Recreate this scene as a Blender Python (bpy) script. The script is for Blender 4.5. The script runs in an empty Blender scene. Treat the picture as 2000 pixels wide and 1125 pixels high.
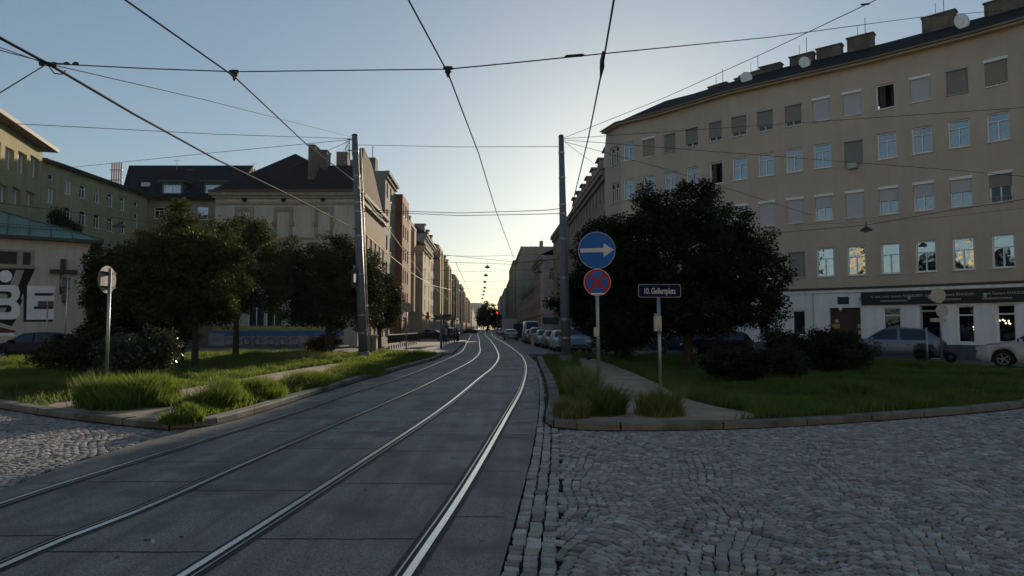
import bpy, bmesh, math, random
import numpy as np
from mathutils import Vector, Matrix
R = math.radians
random.seed(7); rng = np.random.default_rng(7)
S = bpy.context.scene
COL = S.collection

# ------------------------------------------------------------------ camera
F = 1350.0; CX = 1000.0; CY = 562.5; PITCH = math.atan((640-562.5)/F); CAMH = 1.66
cam_d = bpy.data.cameras.new('camera'); cam = bpy.data.objects.new('camera', cam_d); COL.objects.link(cam)
cam_d.sensor_width = 36; cam_d.lens = 36*F/2000; cam_d.clip_start = 0.05; cam_d.clip_end = 6000
cam.location = (0, 0, CAMH); cam.rotation_euler = (R(90)+PITCH, 0, 0)
S.camera = cam
# ------------------------------------------------------------------ light
SUN_AZ, SUN_EL = R(9.6), R(12.3)      # azimuth measured from +Y towards +X
W = bpy.data.worlds.new('World'); S.world = W; W.use_nodes = True
nt = W.node_tree; nt.nodes.clear()
sky = nt.nodes.new('ShaderNodeTexSky'); sky.sky_type = 'NISHITA'; sky.sun_disc = False
sky.sun_elevation = SUN_EL; sky.sun_rotation = SUN_AZ; sky.air_density = 1.0; sky.dust_density = 0.45; sky.ozone_density = 1.6
bg = nt.nodes.new('ShaderNodeBackground'); bg.inputs['Strength'].default_value = 0.15
wo = nt.nodes.new('ShaderNodeOutputWorld')
gm = nt.nodes.new('ShaderNodeGamma'); gm.inputs[1].default_value = 0.7
tn = nt.nodes.new('ShaderNodeVectorMath'); tn.operation = 'MULTIPLY'; tn.inputs[1].default_value = (0.835, 0.935, 0.985)
nt.links.new(sky.outputs[0], gm.inputs[0]); nt.links.new(gm.outputs[0], tn.inputs[0]); nt.links.new(tn.outputs[0], bg.inputs[0]); nt.links.new(bg.outputs[0], wo.inputs[0])
sd = bpy.data.lights.new('sun', 'SUN'); sd.energy = 5.0; sd.angle = R(0.5); sd.color = (1.0, 0.83, 0.62)
sun = bpy.data.objects.new('sun', sd); COL.objects.link(sun)
SV = Vector((math.sin(SUN_AZ)*math.cos(SUN_EL), math.cos(SUN_AZ)*math.cos(SUN_EL), math.sin(SUN_EL)))
sun.rotation_euler = SV.to_track_quat('Z', 'Y').to_euler(); sun.location = (20, 60, 40)
S.view_settings.view_transform = 'Standard'; S.view_settings.look = 'None'
S.view_settings.exposure = 0.08; S.view_settings.gamma = 1.0
S.cycles.max_bounces = 6; S.cycles.transparent_max_bounces = 8

# ------------------------------------------------------------------ pixel helpers (only to measure places)
def ray(px, py):
    u = -(py-CY)/F
    return Vector(((px-CX)/F, math.cos(PITCH)-math.sin(PITCH)*u, math.sin(PITCH)+math.cos(PITCH)*u))
def P(px, py, Y):
    d = ray(px, py); return Vector((0, 0, CAMH)) + d*(Y/d.y)
def G(px, py, z=0.0):
    d = ray(px, py); t = (z-CAMH)/d.z; return Vector((0, 0, CAMH)) + d*t
def AZ(px, py, z):      # same as G but for points above the eye
    return G(px, py, z)
def v2(p): return (p[0], p[1])

# ------------------------------------------------------------------ materials
MATS = {}
def nd(t, ty, **kw):
    n = t.nodes.new(ty)
    for k, v in kw.items():
        if k in n.inputs: n.inputs[k].default_value = v
        else: setattr(n, k, v)
    return n
def mat(name, col, rough=0.8, metal=0.0, var=0.15, scale=1.5, bump=0.0, bscale=40, spec=0.5, streak=0.0, ystreak=0, attr=None, emis=None, estr=0, coat=0, trans=0, ior=None, stain=None, fine=0.0, trcol=None):
    if name in MATS: return MATS[name]
    m = bpy.data.materials.new(name); m.use_nodes = True; t = m.node_tree; t.nodes.clear()
    out = nd(t, 'ShaderNodeOutputMaterial'); b = nd(t, 'ShaderNodeBsdfPrincipled')
    b.inputs['Roughness'].default_value = rough; b.inputs['Metallic'].default_value = metal
    b.inputs['Specular IOR Level'].default_value = spec if rough < .84 else min(spec, .2)
    if ior: b.inputs['IOR'].default_value = ior
    if coat: b.inputs['Coat Weight'].default_value = coat; b.inputs['Coat Roughness'].default_value = 0.05
    L = t.links.new
    tc = nd(t, 'ShaderNodeTexCoord')
    rgb = nd(t, 'ShaderNodeRGB'); rgb.outputs[0].default_value = (*col, 1)
    cur = rgb.outputs[0]
    def mulby(fac_sock, lo, hi, cur, a=0.3, bb=0.7):
        mr = nd(t, 'ShaderNodeMapRange'); mr.inputs['From Min'].default_value = a; mr.inputs['From Max'].default_value = bb
        mr.inputs['To Min'].default_value = lo; mr.inputs['To Max'].default_value = hi
        L(fac_sock, mr.inputs['Value'])
        mx = nd(t, 'ShaderNodeVectorMath', operation='SCALE'); L(cur, mx.inputs[0]); L(mr.outputs[0], mx.inputs['Scale'])
        return mx.outputs[0]
    if var:
        n = nd(t, 'ShaderNodeTexNoise'); n.inputs['Scale'].default_value = scale; n.inputs['Detail'].default_value = 6; n.inputs['Roughness'].default_value = 0.65
        L(tc.outputs['Object'], n.inputs['Vector']); cur = mulby(n.outputs['Fac'], 1-var, 1+var, cur)
    if fine:
        n = nd(t, 'ShaderNodeTexNoise'); n.inputs['Scale'].default_value = 60; n.inputs['Detail'].default_value = 3
        L(tc.outputs['Object'], n.inputs['Vector']); cur = mulby(n.outputs['Fac'], 1-fine, 1+fine, cur, 0.35, 0.65)
    if streak:
        mp = nd(t, 'ShaderNodeMapping'); mp.inputs['Scale'].default_value = (1.6, 1.6, 0.12)
        n = nd(t, 'ShaderNodeTexNoise'); n.inputs['Scale'].default_value = 2.2; n.inputs['Detail'].default_value = 5
        L(tc.outputs['Object'], mp.inputs['Vector']); L(mp.outputs[0], n.inputs['Vector']); cur = mulby(n.outputs['Fac'], 1-streak, 1+streak*0.5, cur)
    if ystreak:
        mp = nd(t, 'ShaderNodeMapping'); mp.inputs['Scale'].default_value = (2.4, .10, 1)
        n = nd(t, 'ShaderNodeTexNoise'); n.inputs['Scale'].default_value = 1.6; n.inputs['Detail'].default_value = 7
        L(tc.outputs['Object'], mp.inputs['Vector']); L(mp.outputs[0], n.inputs['Vector']); cur = mulby(n.outputs['Fac'], 1-ystreak, 1+ystreak*.6, cur)
    if attr:
        a = nd(t, 'ShaderNodeAttribute', attribute_name=attr); cur = mulby(a.outputs['Fac'], 1-0.55, 1+0.55, cur, 0, 1)
    if stain:
        n = nd(t, 'ShaderNodeTexNoise'); n.inputs['Scale'].default_value = 0.9; n.inputs['Detail'].default_value = 8
        L(tc.outputs['Object'], n.inputs['Vector'])
        mr = nd(t, 'ShaderNodeMapRange'); mr.inputs['From Min'].default_value = 0.5; mr.inputs['From Max'].default_value = 0.62; L(n.outputs['Fac'], mr.inputs['Value'])
        mx = nd(t, 'ShaderNodeMix', data_type='RGBA'); L(mr.outputs[0], mx.inputs[0]); L(cur, mx.inputs[6]); mx.inputs[7].default_value = (*stain, 1); cur = mx.outputs[2]
    L(cur, b.inputs['Base Color'])
    if bump:
        n = nd(t, 'ShaderNodeTexNoise'); n.inputs['Scale'].default_value = bscale; n.inputs['Detail'].default_value = 5
        L(tc.outputs['Object'], n.inputs['Vector'])
        bp = nd(t, 'ShaderNodeBump'); bp.inputs['Strength'].default_value = bump; bp.inputs['Distance'].default_value = 0.02
        L(n.outputs['Fac'], bp.inputs['Height']); L(bp.outputs[0], b.inputs['Normal'])
    if emis: b.inputs['Emission Color'].default_value = (*emis, 1); b.inputs['Emission Strength'].default_value = estr
    sh = b.outputs[0]
    if trans:
        tr = nd(t, 'ShaderNodeBsdfTranslucent'); 
        if trcol:
            tr.inputs[0].default_value = (*trcol, 1)
        else: L(cur, tr.inputs[0])
        ms = nd(t, 'ShaderNodeMixShader'); ms.inputs[0].default_value = trans; L(sh, ms.inputs[1]); L(tr.outputs[0], ms.inputs[2]); sh = ms.outputs[0]
    L(sh, out.inputs[0]); MATS[name] = m
    return m
def glass_mat(name, col, refl=0.3, rough=0.03, wob=0.012):
    if name in MATS: return MATS[name]
    m = bpy.data.materials.new(name); m.use_nodes = True; t = m.node_tree; t.nodes.clear(); L = t.links.new
    out = nd(t, 'ShaderNodeOutputMaterial'); b = nd(t, 'ShaderNodeBsdfPrincipled'); b.inputs['Base Color'].default_value = (*col, 1); b.inputs['Roughness'].default_value = 0.6; b.inputs['Specular IOR Level'].default_value = 0.0
    g = nd(t, 'ShaderNodeBsdfGlossy'); g.inputs['Roughness'].default_value = rough; g.inputs['Color'].default_value = (.86, .94, 1, 1)
    f = nd(t, 'ShaderNodeFresnel'); f.inputs[0].default_value = 1.55
    mr = nd(t, 'ShaderNodeMapRange'); mr.inputs['To Min'].default_value = refl-0.05; mr.inputs['To Max'].default_value = 1.0; L(f.outputs[0], mr.inputs['Value'])
    tc = nd(t, 'ShaderNodeTexCoord'); n = nd(t, 'ShaderNodeTexNoise'); n.inputs['Scale'].default_value = 2.2; n.inputs['Detail'].default_value = 1.0
    L(tc.outputs['Object'], n.inputs['Vector']); bp = nd(t, 'ShaderNodeBump'); bp.inputs['Strength'].default_value = 1.0; bp.inputs['Distance'].default_value = wob
    L(n.outputs['Fac'], bp.inputs['Height']); L(bp.outputs[0], g.inputs['Normal'])
    ms = nd(t, 'ShaderNodeMixShader'); L(mr.outputs[0], ms.inputs[0]); L(b.outputs[0], ms.inputs[1]); L(g.outputs[0], ms.inputs[2]); L(ms.outputs[0], out.inputs[0])
    MATS[name] = m; return m

M_asph = mat('asphalt', (.11, .106, .098), .75, var=.25, scale=.8, bump=.35, bscale=120, fine=.25)
M_pave = mat('pavement_asphalt', (.09, .09, .09), .8, var=.2, scale=.7, bump=.3, bscale=100, fine=.2)
M_slab = mat('track_slab', (.19, .176, .155), .68, var=.25, scale=.55, bump=.4, bscale=150, fine=.45, ystreak=.35, stain=(.10, .095, .085))
M_joint = mat('joint_tar', (.008, .008, .008), .7, var=.1)
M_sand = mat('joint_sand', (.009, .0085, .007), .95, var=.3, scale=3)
M_stone = mat('sett_stone', (.29, .275, .25), .7, var=.25, scale=2.5, bump=.5, bscale=60, attr='tone', fine=.2)
M_stoneB = mat('sett_stone_blue', (.24, .232, .232), .86, var=.25, scale=2.5, bump=.5, bscale=60, attr='tone', fine=.2)
M_kerb = mat('kerb_granite', (.15, .142, .128), .8, var=.35, scale=2, bump=.5, bscale=60, fine=.25, stain=(.06, .065, .045))
M_soil = mat('soil', (.035, .035, .018), .95, var=.4, scale=3, bump=.8, bscale=30)
M_path = mat('path_grit', (.34, .265, .19), .95, var=.25, scale=1.5, bump=.6, bscale=50, fine=.3)
M_mark = mat('road_paint', (.30, .30, .29), .7, var=.45, scale=14)
M_steel = mat('rail_steel', (.62, .60, .57), .26, metal=1, var=.12, scale=6)
M_steel_d = mat('rail_lip', (.30, .29, .28), .35, metal=1, var=.2, scale=6)
M_dark = mat('dark_void', (.006, .006, .006), .9, var=0)
M_grass = mat('grass_blade', (.048, .100, .018), .6, var=.5, scale=.6, attr='tone', stain=(.070, .068, .028), trans=.4, trcol=(.20, .27, .035), spec=.35)
M_grassd = mat('grass_dry', (.13, .14, .04), .6, var=.3, scale=1, attr='tone', trans=.4, trcol=(.3, .32, .08))
M_leaf = mat('leaf_green', (.028, .037, .014), .7, var=.3, scale=1.2, attr='tone', trans=.22, trcol=(.11, .13, .025), spec=.12)
M_leafd = mat('leaf_dark', (.018, .025, .012), .7, var=.3, scale=1.2, attr='tone', trans=.2, trcol=(.05, .065, .015), spec=.12)
M_leafg = mat('leaf_glossy', (.02, .034, .014), .28, var=.3, scale=1.2, attr='tone', trans=.15, trcol=(.08, .10, .02), spec=.6)
M_leafr = mat('leaf_red', (.06, .022, .014), .45, var=.4, scale=1.5, attr='tone', trans=.25, trcol=(.20, .05, .02), spec=.4)
M_bark = mat('bark', (.05, .042, .034), .9, var=.35, scale=6, bump=.8, bscale=25)
M_glass = glass_mat('window_glass', (.045, .055, .07), .33)
M_glassd = glass_mat('dark_glass', (.010, .011, .013), .08)
M_glassl = glass_mat('mirror_glass', (.05, .05, .05), .6, wob=.008)
M_glassc = glass_mat('car_glass', (.004, .006, .012), .05)
M_white = mat('white_frame', (.80, .80, .79), .55, var=.06)
M_whited = mat('greywhite_frame', (.40, .40, .38), .6, var=.1)
M_shut = mat('shutter_grey', (.25, .24, .22), .7, var=.1)
M_shutw = mat('shutter_white', (.50, .51, .53), .6, var=.06)
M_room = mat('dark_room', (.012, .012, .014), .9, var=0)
M_roof = mat('roof_tile_dark', (.014, .012, .012), .86, var=.3, scale=1.2, bump=.8, bscale=12)
M_roof2 = mat('roof_sheet_dark', (.009, .010, .016), .86, var=.25, scale=1.0, bump=.3, bscale=10)
M_copper = mat('copper_green', (.105, .205, .175), .6, var=.2, scale=.8, streak=.2)
M_copperd = mat('copper_seam', (.05, .10, .085), .6, var=.2)
M_chim = mat('chimney_plaster', (.16, .14, .12), .9, var=.3, scale=2, streak=.3)
M_galv = mat('galvanised', (.30, .32, .33), .45, metal=.7, var=.12, scale=3)
M_pole = mat('pole_paint', (.12, .135, .15), .5, var=.12, scale=2, streak=.15)
M_iron = mat('black_iron', (.02, .02, .022), .5, var=.1)
M_wire = mat('wire_metal', (.03, .03, .03), .85, var=0)
M_wireb = mat('wire_sunlit', (.34, .26, .15), .7, metal=.2, var=.1)  # lit copy of the wire metal: golden sunlight put into the colour
M_tyre = mat('tyre', (.015, .015, .015), .85, var=.1)
M_rim = mat('rim', (.42, .42, .43), .3, metal=.9, var=.05)
M_red = mat('tail_red', (.25, .01, .008), .25, var=0)
M_lamp = mat('head_lamp', (.55, .56, .58), .12, var=0)

# ------------------------------------------------------------------ mesh building
class MB:
    def __init__(s): s.v = []; s.f = []; s.m = []; s.sm = []
    def face(s, pts, m=0, sm=False):
        i = len(s.v); s.v.extend([tuple(p) for p in pts]); s.f.append(list(range(i, i+len(pts)))); s.m.append(m); s.sm.append(sm)
    def box(s, c, d, rz=0, m=0, top=1.0):
        cx, cy, cz = c; dx, dy, dz = d[0]/2, d[1]/2, d[2]/2; ca, sa = math.cos(rz), math.sin(rz)
        i = len(s.v)
        for z in (-1, 1):
            k = top if z > 0 else 1.0
            for x, y in ((-1, -1), (1, -1), (1, 1), (-1, 1)):
                X, Y = x*dx*k, y*dy*k
                s.v.append((cx+X*ca-Y*sa, cy+X*sa+Y*ca, cz+z*dz))
        for q in ((0, 3, 2, 1), (4, 5, 6, 7), (0, 1, 5, 4), (1, 2, 6, 5), (2, 3, 7, 6), (3, 0, 4, 7)):
            s.f.append([i+k for k in q]); s.m.append(m); s.sm.append(False)
    def tube(s, pts, r, n=8, m=0, caps=True, sm=True):
        pts = [Vector(p) for p in pts]; rr = r if isinstance(r, (list, tuple)) else [r]*len(pts)
        i0 = len(s.v); N = len(pts)
        for k, p in enumerate(pts):
            d = (pts[min(k+1, N-1)]-pts[max(k-1, 0)])
            if d.length < 1e-9: d = Vector((0, 0, 1))
            d.normalize(); a = Vector((0, 0, 1)) if abs(d.z) < .9 else Vector((1, 0, 0))
            x = d.cross(a).normalized(); y = d.cross(x).normalized()
            for j in range(n):
                t = 2*math.pi*j/n; q = p + (x*math.cos(t)+y*math.sin(t))*rr[k]; s.v.append(tuple(q))
        for k in range(N-1):
            for j in range(n):
                a = i0+k*n+j; b = i0+k*n+(j+1) % n; s.f.append([a, b, b+n, a+n]); s.m.append(m); s.sm.append(sm)
        if caps:
            s.f.append([i0+j for j in range(n)][::-1]); s.m.append(m); s.sm.append(False)
            s.f.append([i0+(N-1)*n+j for j in range(n)]); s.m.append(m); s.sm.append(False)
    def lathe(s, prof, n=24, m=0, axis='z', c=(0, 0, 0), sm=True):
        i0 = len(s.v); K = len(prof)
        for k, (r, h) in enumerate(prof):
            for j in range(n):
                t = 2*math.pi*j/n; a, b = r*math.cos(t), r*math.sin(t)
                p = (a, b, h) if axis == 'z' else ((a, h, b) if axis == 'y' else (h, a, b))
                s.v.append((c[0]+p[0], c[1]+p[1], c[2]+p[2]))
        for k in range(K-1):
            for j in range(n):
                a = i0+k*n+j; b = i0+k*n+(j+1) % n; s.f.append([a, b, b+n, a+n]); s.m.append(m); s.sm.append(sm)
    def prism(s, poly, z0, z1, m=0, ms=None, bottom=False):
        s.face([(x, y, z1) for x, y in poly], m)
        n = len(poly)
        for k in range(n):
            a, b = poly[k], poly[(k+1) % n]
            s.face([(a[0], a[1], z0), (b[0], b[1], z0), (b[0], b[1], z1), (a[0], a[1], z1)], m if ms is None else ms)
        if bottom: s.face([(x, y, z0) for x, y in poly][::-1], m)
    def mesh(s, name, mats, org=(0, 0, 0)):
        me = bpy.data.meshes.new(name); o = Vector(org)
        me.from_pydata([(v[0]-o.x, v[1]-o.y, v[2]-o.z) for v in s.v], [], s.f)
        for mm in mats: me.materials.append(mm)
        me.polygons.foreach_set('material_index', s.m); me.polygons.foreach_set('use_smooth', s.sm)
        me.update(); return me
    def build(s, name, mats, parent=None, org=None):
        if not isinstance(mats, (list, tuple)): mats = [mats]
        if parent is not None: o = s.obj(name, mats, parent['_org'] if '_org' in parent else (0, 0, 0)); o.parent = parent; return o
        org = org or (0, 0, 0); o = s.obj(name, mats, org); o.location = org; return o
    def obj(s, name, mats, org):
        me = s.mesh(name, mats, org); o = bpy.data.objects.new(name, me); COL.objects.link(o); return o
def tag(o, label=None, cat=None, group=None, kind=None):
    if label: o['label'] = label
    if cat: o['category'] = cat
    if group: o['group'] = group
    if kind: o['kind'] = kind
    return o
ROOTS = []
def thing(name, label, cat, loc=(0, 0, 0), rz=0, group=None, local=False):
    o = bpy.data.objects.new(name, None); COL.objects.link(o); o.location = loc; o.rotation_euler = (0, 0, rz); o.empty_display_size = .3
    tag(o, label, cat, group); o['_org'] = [0, 0, 0] if local else list(loc); ROOTS.append(o); return o
def copy_tree(o, parent=None):
    c = o.copy(); COL.objects.link(c); c.parent = parent
    for ch in list(o.children): copy_tree(ch, c)
    if parent is None: ROOTS.append(c)
    return c
def structure(name, mb, mats, org=(0, 0, 0)):
    o = mb.build(name, mats, None, org); o['kind'] = 'structure'; return o
def np_obj(name, verts, faces, mats, midx=None, tone=None, parent=None, loc=(0, 0, 0), smooth=False):
    """verts (N,3), faces (M,k) uniform"""
    me = bpy.data.meshes.new(name); k = faces.shape[1]
    me.vertices.add(len(verts)); me.vertices.foreach_set('co', verts.astype(np.float32).ravel())
    me.loops.add(faces.size); me.loops.foreach_set('vertex_index', faces.astype(np.int32).ravel())
    me.polygons.add(len(faces)); me.polygons.foreach_set('loop_start', np.arange(0, faces.size, k, dtype=np.int32))
    me.polygons.foreach_set('loop_total', np.full(len(faces), k, dtype=np.int32))
    if midx is not None: me.polygons.foreach_set('material_index', midx.astype(np.int32))
    me.update(calc_edges=True)
    if tone is not None:
        a = me.attributes.new('tone', 'FLOAT', 'POINT'); a.data.foreach_set('value', tone.astype(np.float32))
    for mm in (mats if isinstance(mats, (list, tuple)) else [mats]): me.materials.append(mm)
    if smooth: me.polygons.foreach_set('use_smooth', np.ones(len(faces), dtype=bool))
    o = bpy.data.objects.new(name, me); COL.objects.link(o); o.parent = parent; o.location = loc
    return o
def inpoly(x, y, poly):
    inside = np.zeros(len(x), bool); n = len(poly); j = n-1
    for i in range(n):
        xi, yi = poly[i]; xj, yj = poly[j]
        c = ((yi > y) != (yj > y)) & (x < (xj-xi)*(y-yi)/((yj-yi) if yj != yi else 1e-9)+xi)
        inside ^= c; j = i
    return inside
def catmull(pts, step=0.5):
    pts = [Vector((p[0], p[1])) for p in pts]; out = []
    ext = [pts[0]*2-pts[1]] + pts + [pts[-1]*2-pts[-2]]
    for i in range(1, len(ext)-2):
        p0, p1, p2, p3 = ext[i-1:i+3]; L = (p2-p1).length; n = max(2, int(L/step)) if L < 60 else 40
        # centripetal
        t0 = 0; t1 = t0+max((p1-p0).length, 1e-4)**.5; t2 = t1+max((p2-p1).length, 1e-4)**.5; t3 = t2+max((p3-p2).length, 1e-4)**.5
        for k in range(n):
            t = t1+(t2-t1)*k/n
            A1 = p0*((t1-t)/(t1-t0))+p1*((t-t0)/(t1-t0)); A2 = p1*((t2-t)/(t2-t1))+p2*((t-t1)/(t2-t1)); A3 = p2*((t3-t)/(t3-t2))+p3*((t-t2)/(t3-t2))
            B1 = A1*((t2-t)/(t2-t0))+A2*((t-t0)/(t2-t0)); B2 = A2*((t3-t)/(t3-t1))+A3*((t-t1)/(t3-t1))
            out.append(B1*((t2-t)/(t2-t1))+B2*((t-t1)/(t2-t1)))
    out.append(pts[-1]); return out
def offset_line(pts, d):
    """offset to the right of travel by d"""
    out = []
    for i, p in enumerate(pts):
        a = pts[max(i-1, 0)]; b = pts[min(i+1, len(pts)-1)]; t = Vector((b[0]-a[0], b[1]-a[1])).normalized(); out.append(Vector((p[0]+t.y*d, p[1]-t.x*d)))
    return out
def ribbon(mb, pts, d0, d1, z, m=0, zs=None):
    a = offset_line(pts, d0); b = offset_line(pts, d1)
    for i in range(len(pts)-1):
        mb.face([(b[i].x, b[i].y, z), (b[i+1].x, b[i+1].y, z), (a[i+1].x, a[i+1].y, z), (a[i].x, a[i].y, z)], m)
        if zs is not None:
            for q, s_ in ((a, 1), (b, -1)):
                f = [(q[i].x, q[i].y, zs), (q[i+1].x, q[i+1].y, zs), (q[i+1].x, q[i+1].y, z), (q[i].x, q[i].y, z)]
                mb.face(f, m)

# ================================================================== GROUND
mb = MB(); mb.face([(-700, -200, 0), (700, -200, 0), (700, 1400, 0), (-700, 1400, 0)]); structure('ground', mb, M_asph)
# ---- rails (measured on the plane z=0.03)
ZS = 0.03
RA = [(0, 987), (84, 959), (201, 922), (500, 830), (596, 800), (700, 764), (780, 739), (850, 712), (899, 689), (911, 672), (923.5, 652.5)]
RB = [(0, 1106), (125, 1052), (250, 1005), (500, 895), (722, 800), (815, 759), (867.5, 733), (920, 705), (936, 689), (936, 673.5), (935, 661)]
RC = [(366, 1125), (500, 1039), (698, 911), (863, 800), (939, 738), (964, 717), (974.5, 699), (971, 684), (957, 663.5), (951.5, 659.5)]
RD = [(788, 1125), (899, 962), (992, 806), (1015, 765), (1025, 733), (1026, 713), (1018, 695.5), (1001, 681), (981, 667.5)]
far = {'A': (-20.9, 500), 'B': (-19.4, 500), 'C': (-17.4, 500), 'D': (-15.9, 500)}
def railpts(px, farp, mid=None):
    w = [G(x, y, ZS) for x, y in px]; a, b = w[0], w[1]; d = (a-b).normalized()*9
    pts = [(a.x+d.x, a.y+d.y)] + [(p.x, p.y) for p in w] + (mid or []) + [farp]
    return catmull(pts, .35)
rails = {'A': railpts(RA, far['A']), 'B': railpts(RB, far['B'], [(-9.4, 190)]), 'C': railpts(RC, far['C'], [(-7.3, 190)]), 'D': railpts(RD, far['D'], [(-2.9, 115), (-5.7, 190)])}
lab = {'A': 'outermost rail on the left, running close to the left kerb', 'B': 'second rail from the left, thin double line in the slab',
       'C': 'third rail from the left, wide bright steel head in mid road', 'D': 'rightmost rail, bright steel head near the gutter setts'}
for k, sgn in (('A', 1), ('B', -1), ('C', 1), ('D', -1)):
    pts = rails[k]; t = thing('tram_rail', lab[k], 'tram rail', (pts[0].x, pts[0].y, ZS), group='four grooved tram rails')
    g = MB(); ribbon(g, pts, -.10, .10, ZS+.004); g.build('groove', M_joint, t)
    h = MB(); a, b = sorted((-.028*sgn-.028, -.028*sgn+.028)); ribbon(h, pts, a, b, ZS+.012, 0, ZS); h.build('rail_head', M_steel, t)
    l = MB(); a, b = sorted((.045*sgn-.008, .045*sgn+.008)); ribbon(l, pts, a, b, ZS+.010, 0, ZS); l.build('guard_lip', M_steel_d, t)
# ---- slab bed
LE = [(-300, 1085), (0, 958), (160, 900), (335, 846), (480, 803), (600, 771), (700, 742), (800, 716), (862, 697), (884, 689), (905, 668), (915, 657)]
RE = [(950, 1190), (975, 1125), (1012, 990), (1035, 900), (1046, 842), (1053, 790), (1052, 750), (1046, 720), (1034, 700), (1010, 681), (988, 667)]
le = [G(x, y, ZS) for x, y in LE]; re_ = [G(x, y, ZS) for x, y in RE]
le = [(p.x, p.y) for p in le] + [(-22.6, 500)]; re_ = [(re_[0].x-.5, re_[0].y-3)]+[(p.x, p.y) for p in re_] + [(-4.0, 190), (-14.4, 500)]
leC = catmull([(le[0][0]-6, le[0][1]-3)]+le, 1.0); reC = catmull(re_, 1.0)
mb = MB(); poly = [(p.x, p.y) for p in reC]+[(p.x, p.y) for p in leC][::-1]
mb.prism(poly, 0, ZS); structure('tram_road', mb, M_slab)
# transverse joints between rails and edges
def xat(line, y):
    for i in range(len(line)-1):
        a, b = line[i], line[i+1]
        if (a[1]-y)*(b[1]-y) <= 0 and a[1] != b[1]: return a[0]+(b[0]-a[0])*(y-a[1])/(b[1]-a[1])
    return None
lines = [leC, rails['A'], rails['B'], rails['C'], rails['D'], reC]
jm = MB(); jr = random.Random(3)
for k in range(5):
    y = 3.3+jr.random()*1.4
    while y < 75:
        x0 = xat(lines[k], y); x1 = xat(lines[k+1], y)
        if x0 is not None and x1 is not None and x1-x0 > .2:
            x0 += .09; x1 -= .09; n = 6
            for i in range(n):
                xa = x0+(x1-x0)*i/n; xb = x0+(x1-x0)*(i+1)/n; w = .006+.006*jr.random()*(1 if y < 20 else 2); dy = jr.uniform(-.008, .008)
                jm.face([(xa, y-w+dy, ZS+.003), (xb, y-w+dy, ZS+.003), (xb, y+w+dy, ZS+.003), (xa, y+w+dy, ZS+.003)])
        y += jr.choice([1.1, 1.5, 1.9, 2.4]) if y < 30 else 3
structure('road_joints', jm, M_joint)
# repaired lighter and darker patches, and painted stop line
pm = MB()
for (k, y0, y1) in ((0, 5.6, 7.3), (2, 12.2, 13.6), (4, 15.6, 18.4), (4, 22, 27), (2, 19, 21.5), (3, 24, 26.5), (1, 15.5, 17.2)):
    a = [(xat(lines[k], y)+.12, y) for y in (y0, (y0+y1)/2, y1)]; b = [(xat(lines[k+1], y)-.12, y) for y in (y0, (y0+y1)/2, y1)]
    for i in range(2): pm.face([(a[i][0], a[i][1], ZS+.002), (b[i][0], b[i][1], ZS+.002), (b[i+1][0], b[i+1][1], ZS+.002), (a[i+1][0], a[i+1][1], ZS+.002)])
structure('road_patches', pm, mat('slab_patch', (.20, .19, .17), .7, var=.3, scale=.9, bump=.4, bscale=120, fine=.25))
ln = MB()
for x0, x1, y in ((382, 468, 846), (470, 596, 846), (640, 788, 842), (812, 952, 846), (983, 1040, 846), (1000, 1038, 822), (420, 450, 838)):
    a = G(x0, y, ZS+.004); b = G(x1, y, ZS+.004); ln.face([(a.x, a.y-.035, a.z), (b.x, b.y-.035, a.z), (b.x, b.y+.035, a.z), (a.x, a.y+.035, a.z)])
for x, y, w in ((960, 681, .5), (1020, 757, .25), (1042, 694, .5), (905, 663, 1.2)):
    a = G(x, y, ZS+.004); ln.face([(a.x-w, a.y-.15, a.z), (a.x+w, a.y-.15, a.z), (a.x+w*.8, a.y+.15, a.z), (a.x-w*.8, a.y+.15, a.z)])
structure('road_markings', ln, M_mark)

# ---- islands: outlines of kerb top
KZ = .15
LI = [(-420, 716), (-400, 722), (-300, 735), (-120, 765), (0, 785), (100, 801), (200, 812), (290, 822), (330, 827), (372, 829), (420, 817), (500, 795), (600, 765), (700, 737), (800, 711), (850, 698), (862, 692), (858, 689), (820, 686), (780, 687), (740, 689.5), (690, 690), (600, 687.5), (400, 690), (300, 697), (200, 705), (0, 711), (-200, 713), (-410, 713)]
RI = [(1060, 823), (1074, 828), (1200, 828), (1330, 827), (1500, 822), (1650, 813), (1800, 802), (1900, 795), (2000, 785), (2080, 772), (2120, 758), (2080, 741), (2000, 727), (1900, 716), (1830, 709), (1700, 705.5), (1500, 701), (1300, 697), (1150, 695), (1062, 694), (1050, 696), (1056, 712), (1067, 735), (1074, 765), (1072, 795)]
def outl(px, z): return [(p.x, p.y) for p in (G(x, y, z) for x, y in px)]
def smooth_closed(pts, step=.5):
    n = len(pts); ext = pts[-2:]+pts+pts[:3]; c = catmull(ext, step); 
    # cut the loop part
    a = Vector(pts[0]); 
    i0 = min(range(0, len(c)//3), key=lambda i: (c[i]-a).length); i1 = max(range(len(c)//2, len(c)), key=lambda i: -(c[i]-a).length)
    return c[i0:i1]
def densify(pts, step=.6):
    out = []
    n = len(pts)
    for i in range(n):
        a = Vector(pts[i]); b = Vector(pts[(i+1) % n]); k = max(1, int((b-a).length/step))
        for j in range(k): out.append(a+(b-a)*j/k)
    for _ in range(3):
        out = [out[i]*.5+(out[i-1]+out[(i+1) % len(out)])*.25 for i in range(len(out))]
    return out
def area(p): return sum(p[i][0]*p[(i+1) % len(p)][1]-p[(i+1) % len(p)][0]*p[i][1] for i in range(len(p)))/2
ISL = {}
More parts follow.
